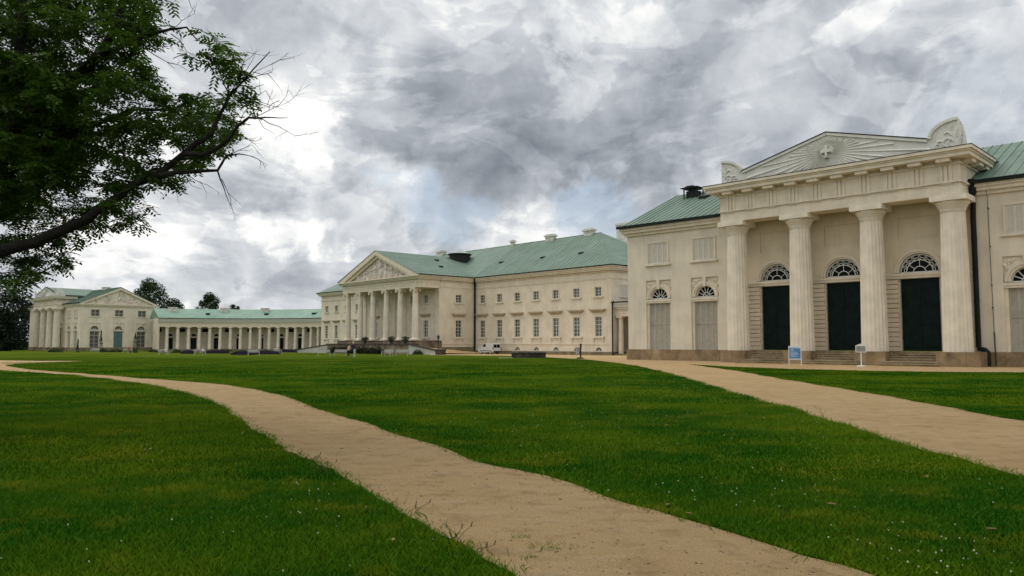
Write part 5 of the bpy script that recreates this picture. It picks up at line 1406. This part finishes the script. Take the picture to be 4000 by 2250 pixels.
n1 = ns(cv, .9, 10, .55, .3, (3.1, 1.7, 0)); n2 = ns(tc.outputs['Generated'], 4.6, 10, .58, .35, (1.3, 7.7, 2)); n3 = ns(cv, 5.5, 8, .62, .4, (4, 2, 1))
n4 = ns(tc.outputs['Generated'], 8.5, 5, .5, .5, (7, 3, 5)); n4 = M_('ABSOLUTE', M_('SUBTRACT', n4, .5))
# broad masses of cloud, thick or thin, each around a direction of the sky
def blob(px, py, rx, amp, node_acc, vec):
    d = ray(px, py).normalized()
    v = N(nt, 'ShaderNodeVectorMath', operation='DOT_PRODUCT'); L(vec, v.inputs[0]); v.inputs[1].default_value = d
    r = N(nt, 'ShaderNodeMapRange'); r.interpolation_type = 'SMOOTHSTEP'
    r.inputs[1].default_value = math.cos(rx/3000.); r.inputs[2].default_value = 1.; r.inputs[3].default_value = 0; r.inputs[4].default_value = amp
    L(v.outputs['Value'], r.inputs[0])
    return r.outputs[0] if node_acc is None else M_('ADD', node_acc, r.outputs[0])
# directions wobble with noise so the masses have torn outlines
nv = N(nt, 'ShaderNodeTexNoise'); nv.inputs['Scale'].default_value = 5.; nv.inputs['Detail'].default_value = 8; nv.inputs['Roughness'].default_value = .62
L(tc.outputs['Generated'], nv.inputs['Vector'])
vs = N(nt, 'ShaderNodeVectorMath', operation='SUBTRACT'); L(nv.outputs['Color'], vs.inputs[0]); vs.inputs[1].default_value = (.5, .5, .5)
vm = N(nt, 'ShaderNodeVectorMath', operation='SCALE'); L(vs.outputs[0], vm.inputs[0]); vm.inputs['Scale'].default_value = .34
va = N(nt, 'ShaderNodeVectorMath', operation='ADD'); L(tc.outputs['Generated'], va.inputs[0]); L(vm.outputs[0], va.inputs[1])
vn = N(nt, 'ShaderNodeVectorMath', operation='NORMALIZE'); L(va.outputs[0], vn.inputs[0]); wv = vn.outputs[0]
acc = None
for b in BLOBS: acc = blob(*b, acc, wv)
base = M_('ADD', M_('MULTIPLY', M_('SUBTRACT', n1, .5), .6), M_('MULTIPLY', M_('SUBTRACT', n2, .5), .75))
base = M_('ADD', base, M_('MULTIPLY', M_('SUBTRACT', n3, .5), .45))
base = M_('ADD', base, M_('SUBTRACT', .09, M_('MULTIPLY', n4, 1.1)))
# layered decks with firm edges: bright rims over grey undersides
def puff(vec, scale, off, lo, hi, amp, dist=.6):
    r = N(nt, 'ShaderNodeMapRange'); r.interpolation_type = 'SMOOTHSTEP'; r.inputs[1].default_value = lo; r.inputs[2].default_value = hi; r.inputs[3].default_value = -amp; r.inputs[4].default_value = amp
    L(ns(vec, scale, 9, .56, dist, off), r.inputs[0]); return r.outputs[0]
flat = N(nt, 'ShaderNodeMapping'); flat.inputs['Scale'].default_value = (1, 1, 1.9); L(tc.outputs['Generated'], flat.inputs['Vector'])
base = M_('ADD', base, puff(flat.outputs[0], 3.4, (2, 5, 1), .485, .535, .075))
base = M_('ADD', base, puff(flat.outputs[0], 6.5, (9, 1, 4), .495, .54, .06))
base = M_('ADD', base, puff(cv, 1.9, (5, 2, 0), .49, .535, .05))
back = N(nt, 'ShaderNodeMapRange'); back.interpolation_type = 'SMOOTHSTEP'; back.inputs[1].default_value = .35; back.inputs[2].default_value = -.5; back.inputs[4].default_value = .14  # extra brightness added to the unseen sky behind, to light the facades
L(sp.outputs[1], back.inputs[0])
zen = N(nt, 'ShaderNodeMapRange'); zen.interpolation_type = 'SMOOTHSTEP'; zen.inputs[1].default_value = .5; zen.inputs[2].default_value = .9; zen.inputs[4].default_value = .75  # overhead sky out of view, brightened to add light on the ground
L(sp.outputs[2], zen.inputs[0])
br = M_('ADD', M_('ADD', M_('ADD', base, acc), .735), M_('ADD', back.outputs[0], zen.outputs[0]), None, True)
cr = N(nt, 'ShaderNodeValToRGB'); e = cr.color_ramp
while len(e.elements) < len(SKYRAMP): e.elements.new(.5)
for el, (p, c) in zip(e.elements, SKYRAMP): el.position = p; el.color = (*c, 1)
L(br, cr.inputs[0])
bg2 = N(nt, 'ShaderNodeBackground'); bg2.inputs['Strength'].default_value = 1.0; L(cr.outputs[0], bg2.inputs['Color'])
blue = None
for b in BLUES: blue = blob(*b, blue, wv)
bm = M_('MULTIPLY', M_('MULTIPLY', blue, M_('SUBTRACT', 1.25, M_('MULTIPLY', n2, 1.2))), 1., None, True)
mx = N(nt, 'ShaderNodeMixShader'); L(bm, mx.inputs[0]); L(bg2.outputs[0], mx.inputs[1]); L(bg1.outputs[0], mx.inputs[2])
out = N(nt, 'ShaderNodeOutputWorld'); L(mx.outputs[0], out.inputs['Surface'])
W.cycles.sampling_method = 'AUTOMATIC'
sl = bpy.data.lights.new('sun', 'SUN'); sl.energy = SUN_E; sl.angle = math.radians(25); sl.color = (1, .95, .87)
so = bpy.data.objects.new('sun', sl); COL.objects.link(so); so.location = (-60, 20, 90)
dd = Vector((math.sin(SUN_AZ)*math.cos(SUN_EL), math.cos(SUN_AZ)*math.cos(SUN_EL), math.sin(SUN_EL)))
so.rotation_euler = dd.to_track_quat('Z', 'Y').to_euler()
vs_ = sc.view_settings; vs_.view_transform = 'Standard'; vs_.look = 'None'; vs_.exposure = EXPO; vs_.gamma = 1; vs_.use_curve_mapping = False
sc.render.engine = 'CYCLES'; sc.cycles.use_denoising = True
try: sc.cycles.denoiser = 'OPENIMAGEDENOISE'
except Exception: pass
sc.cycles.max_bounces = 6; sc.cycles.diffuse_bounces = 3; sc.cycles.transparent_max_bounces = 8
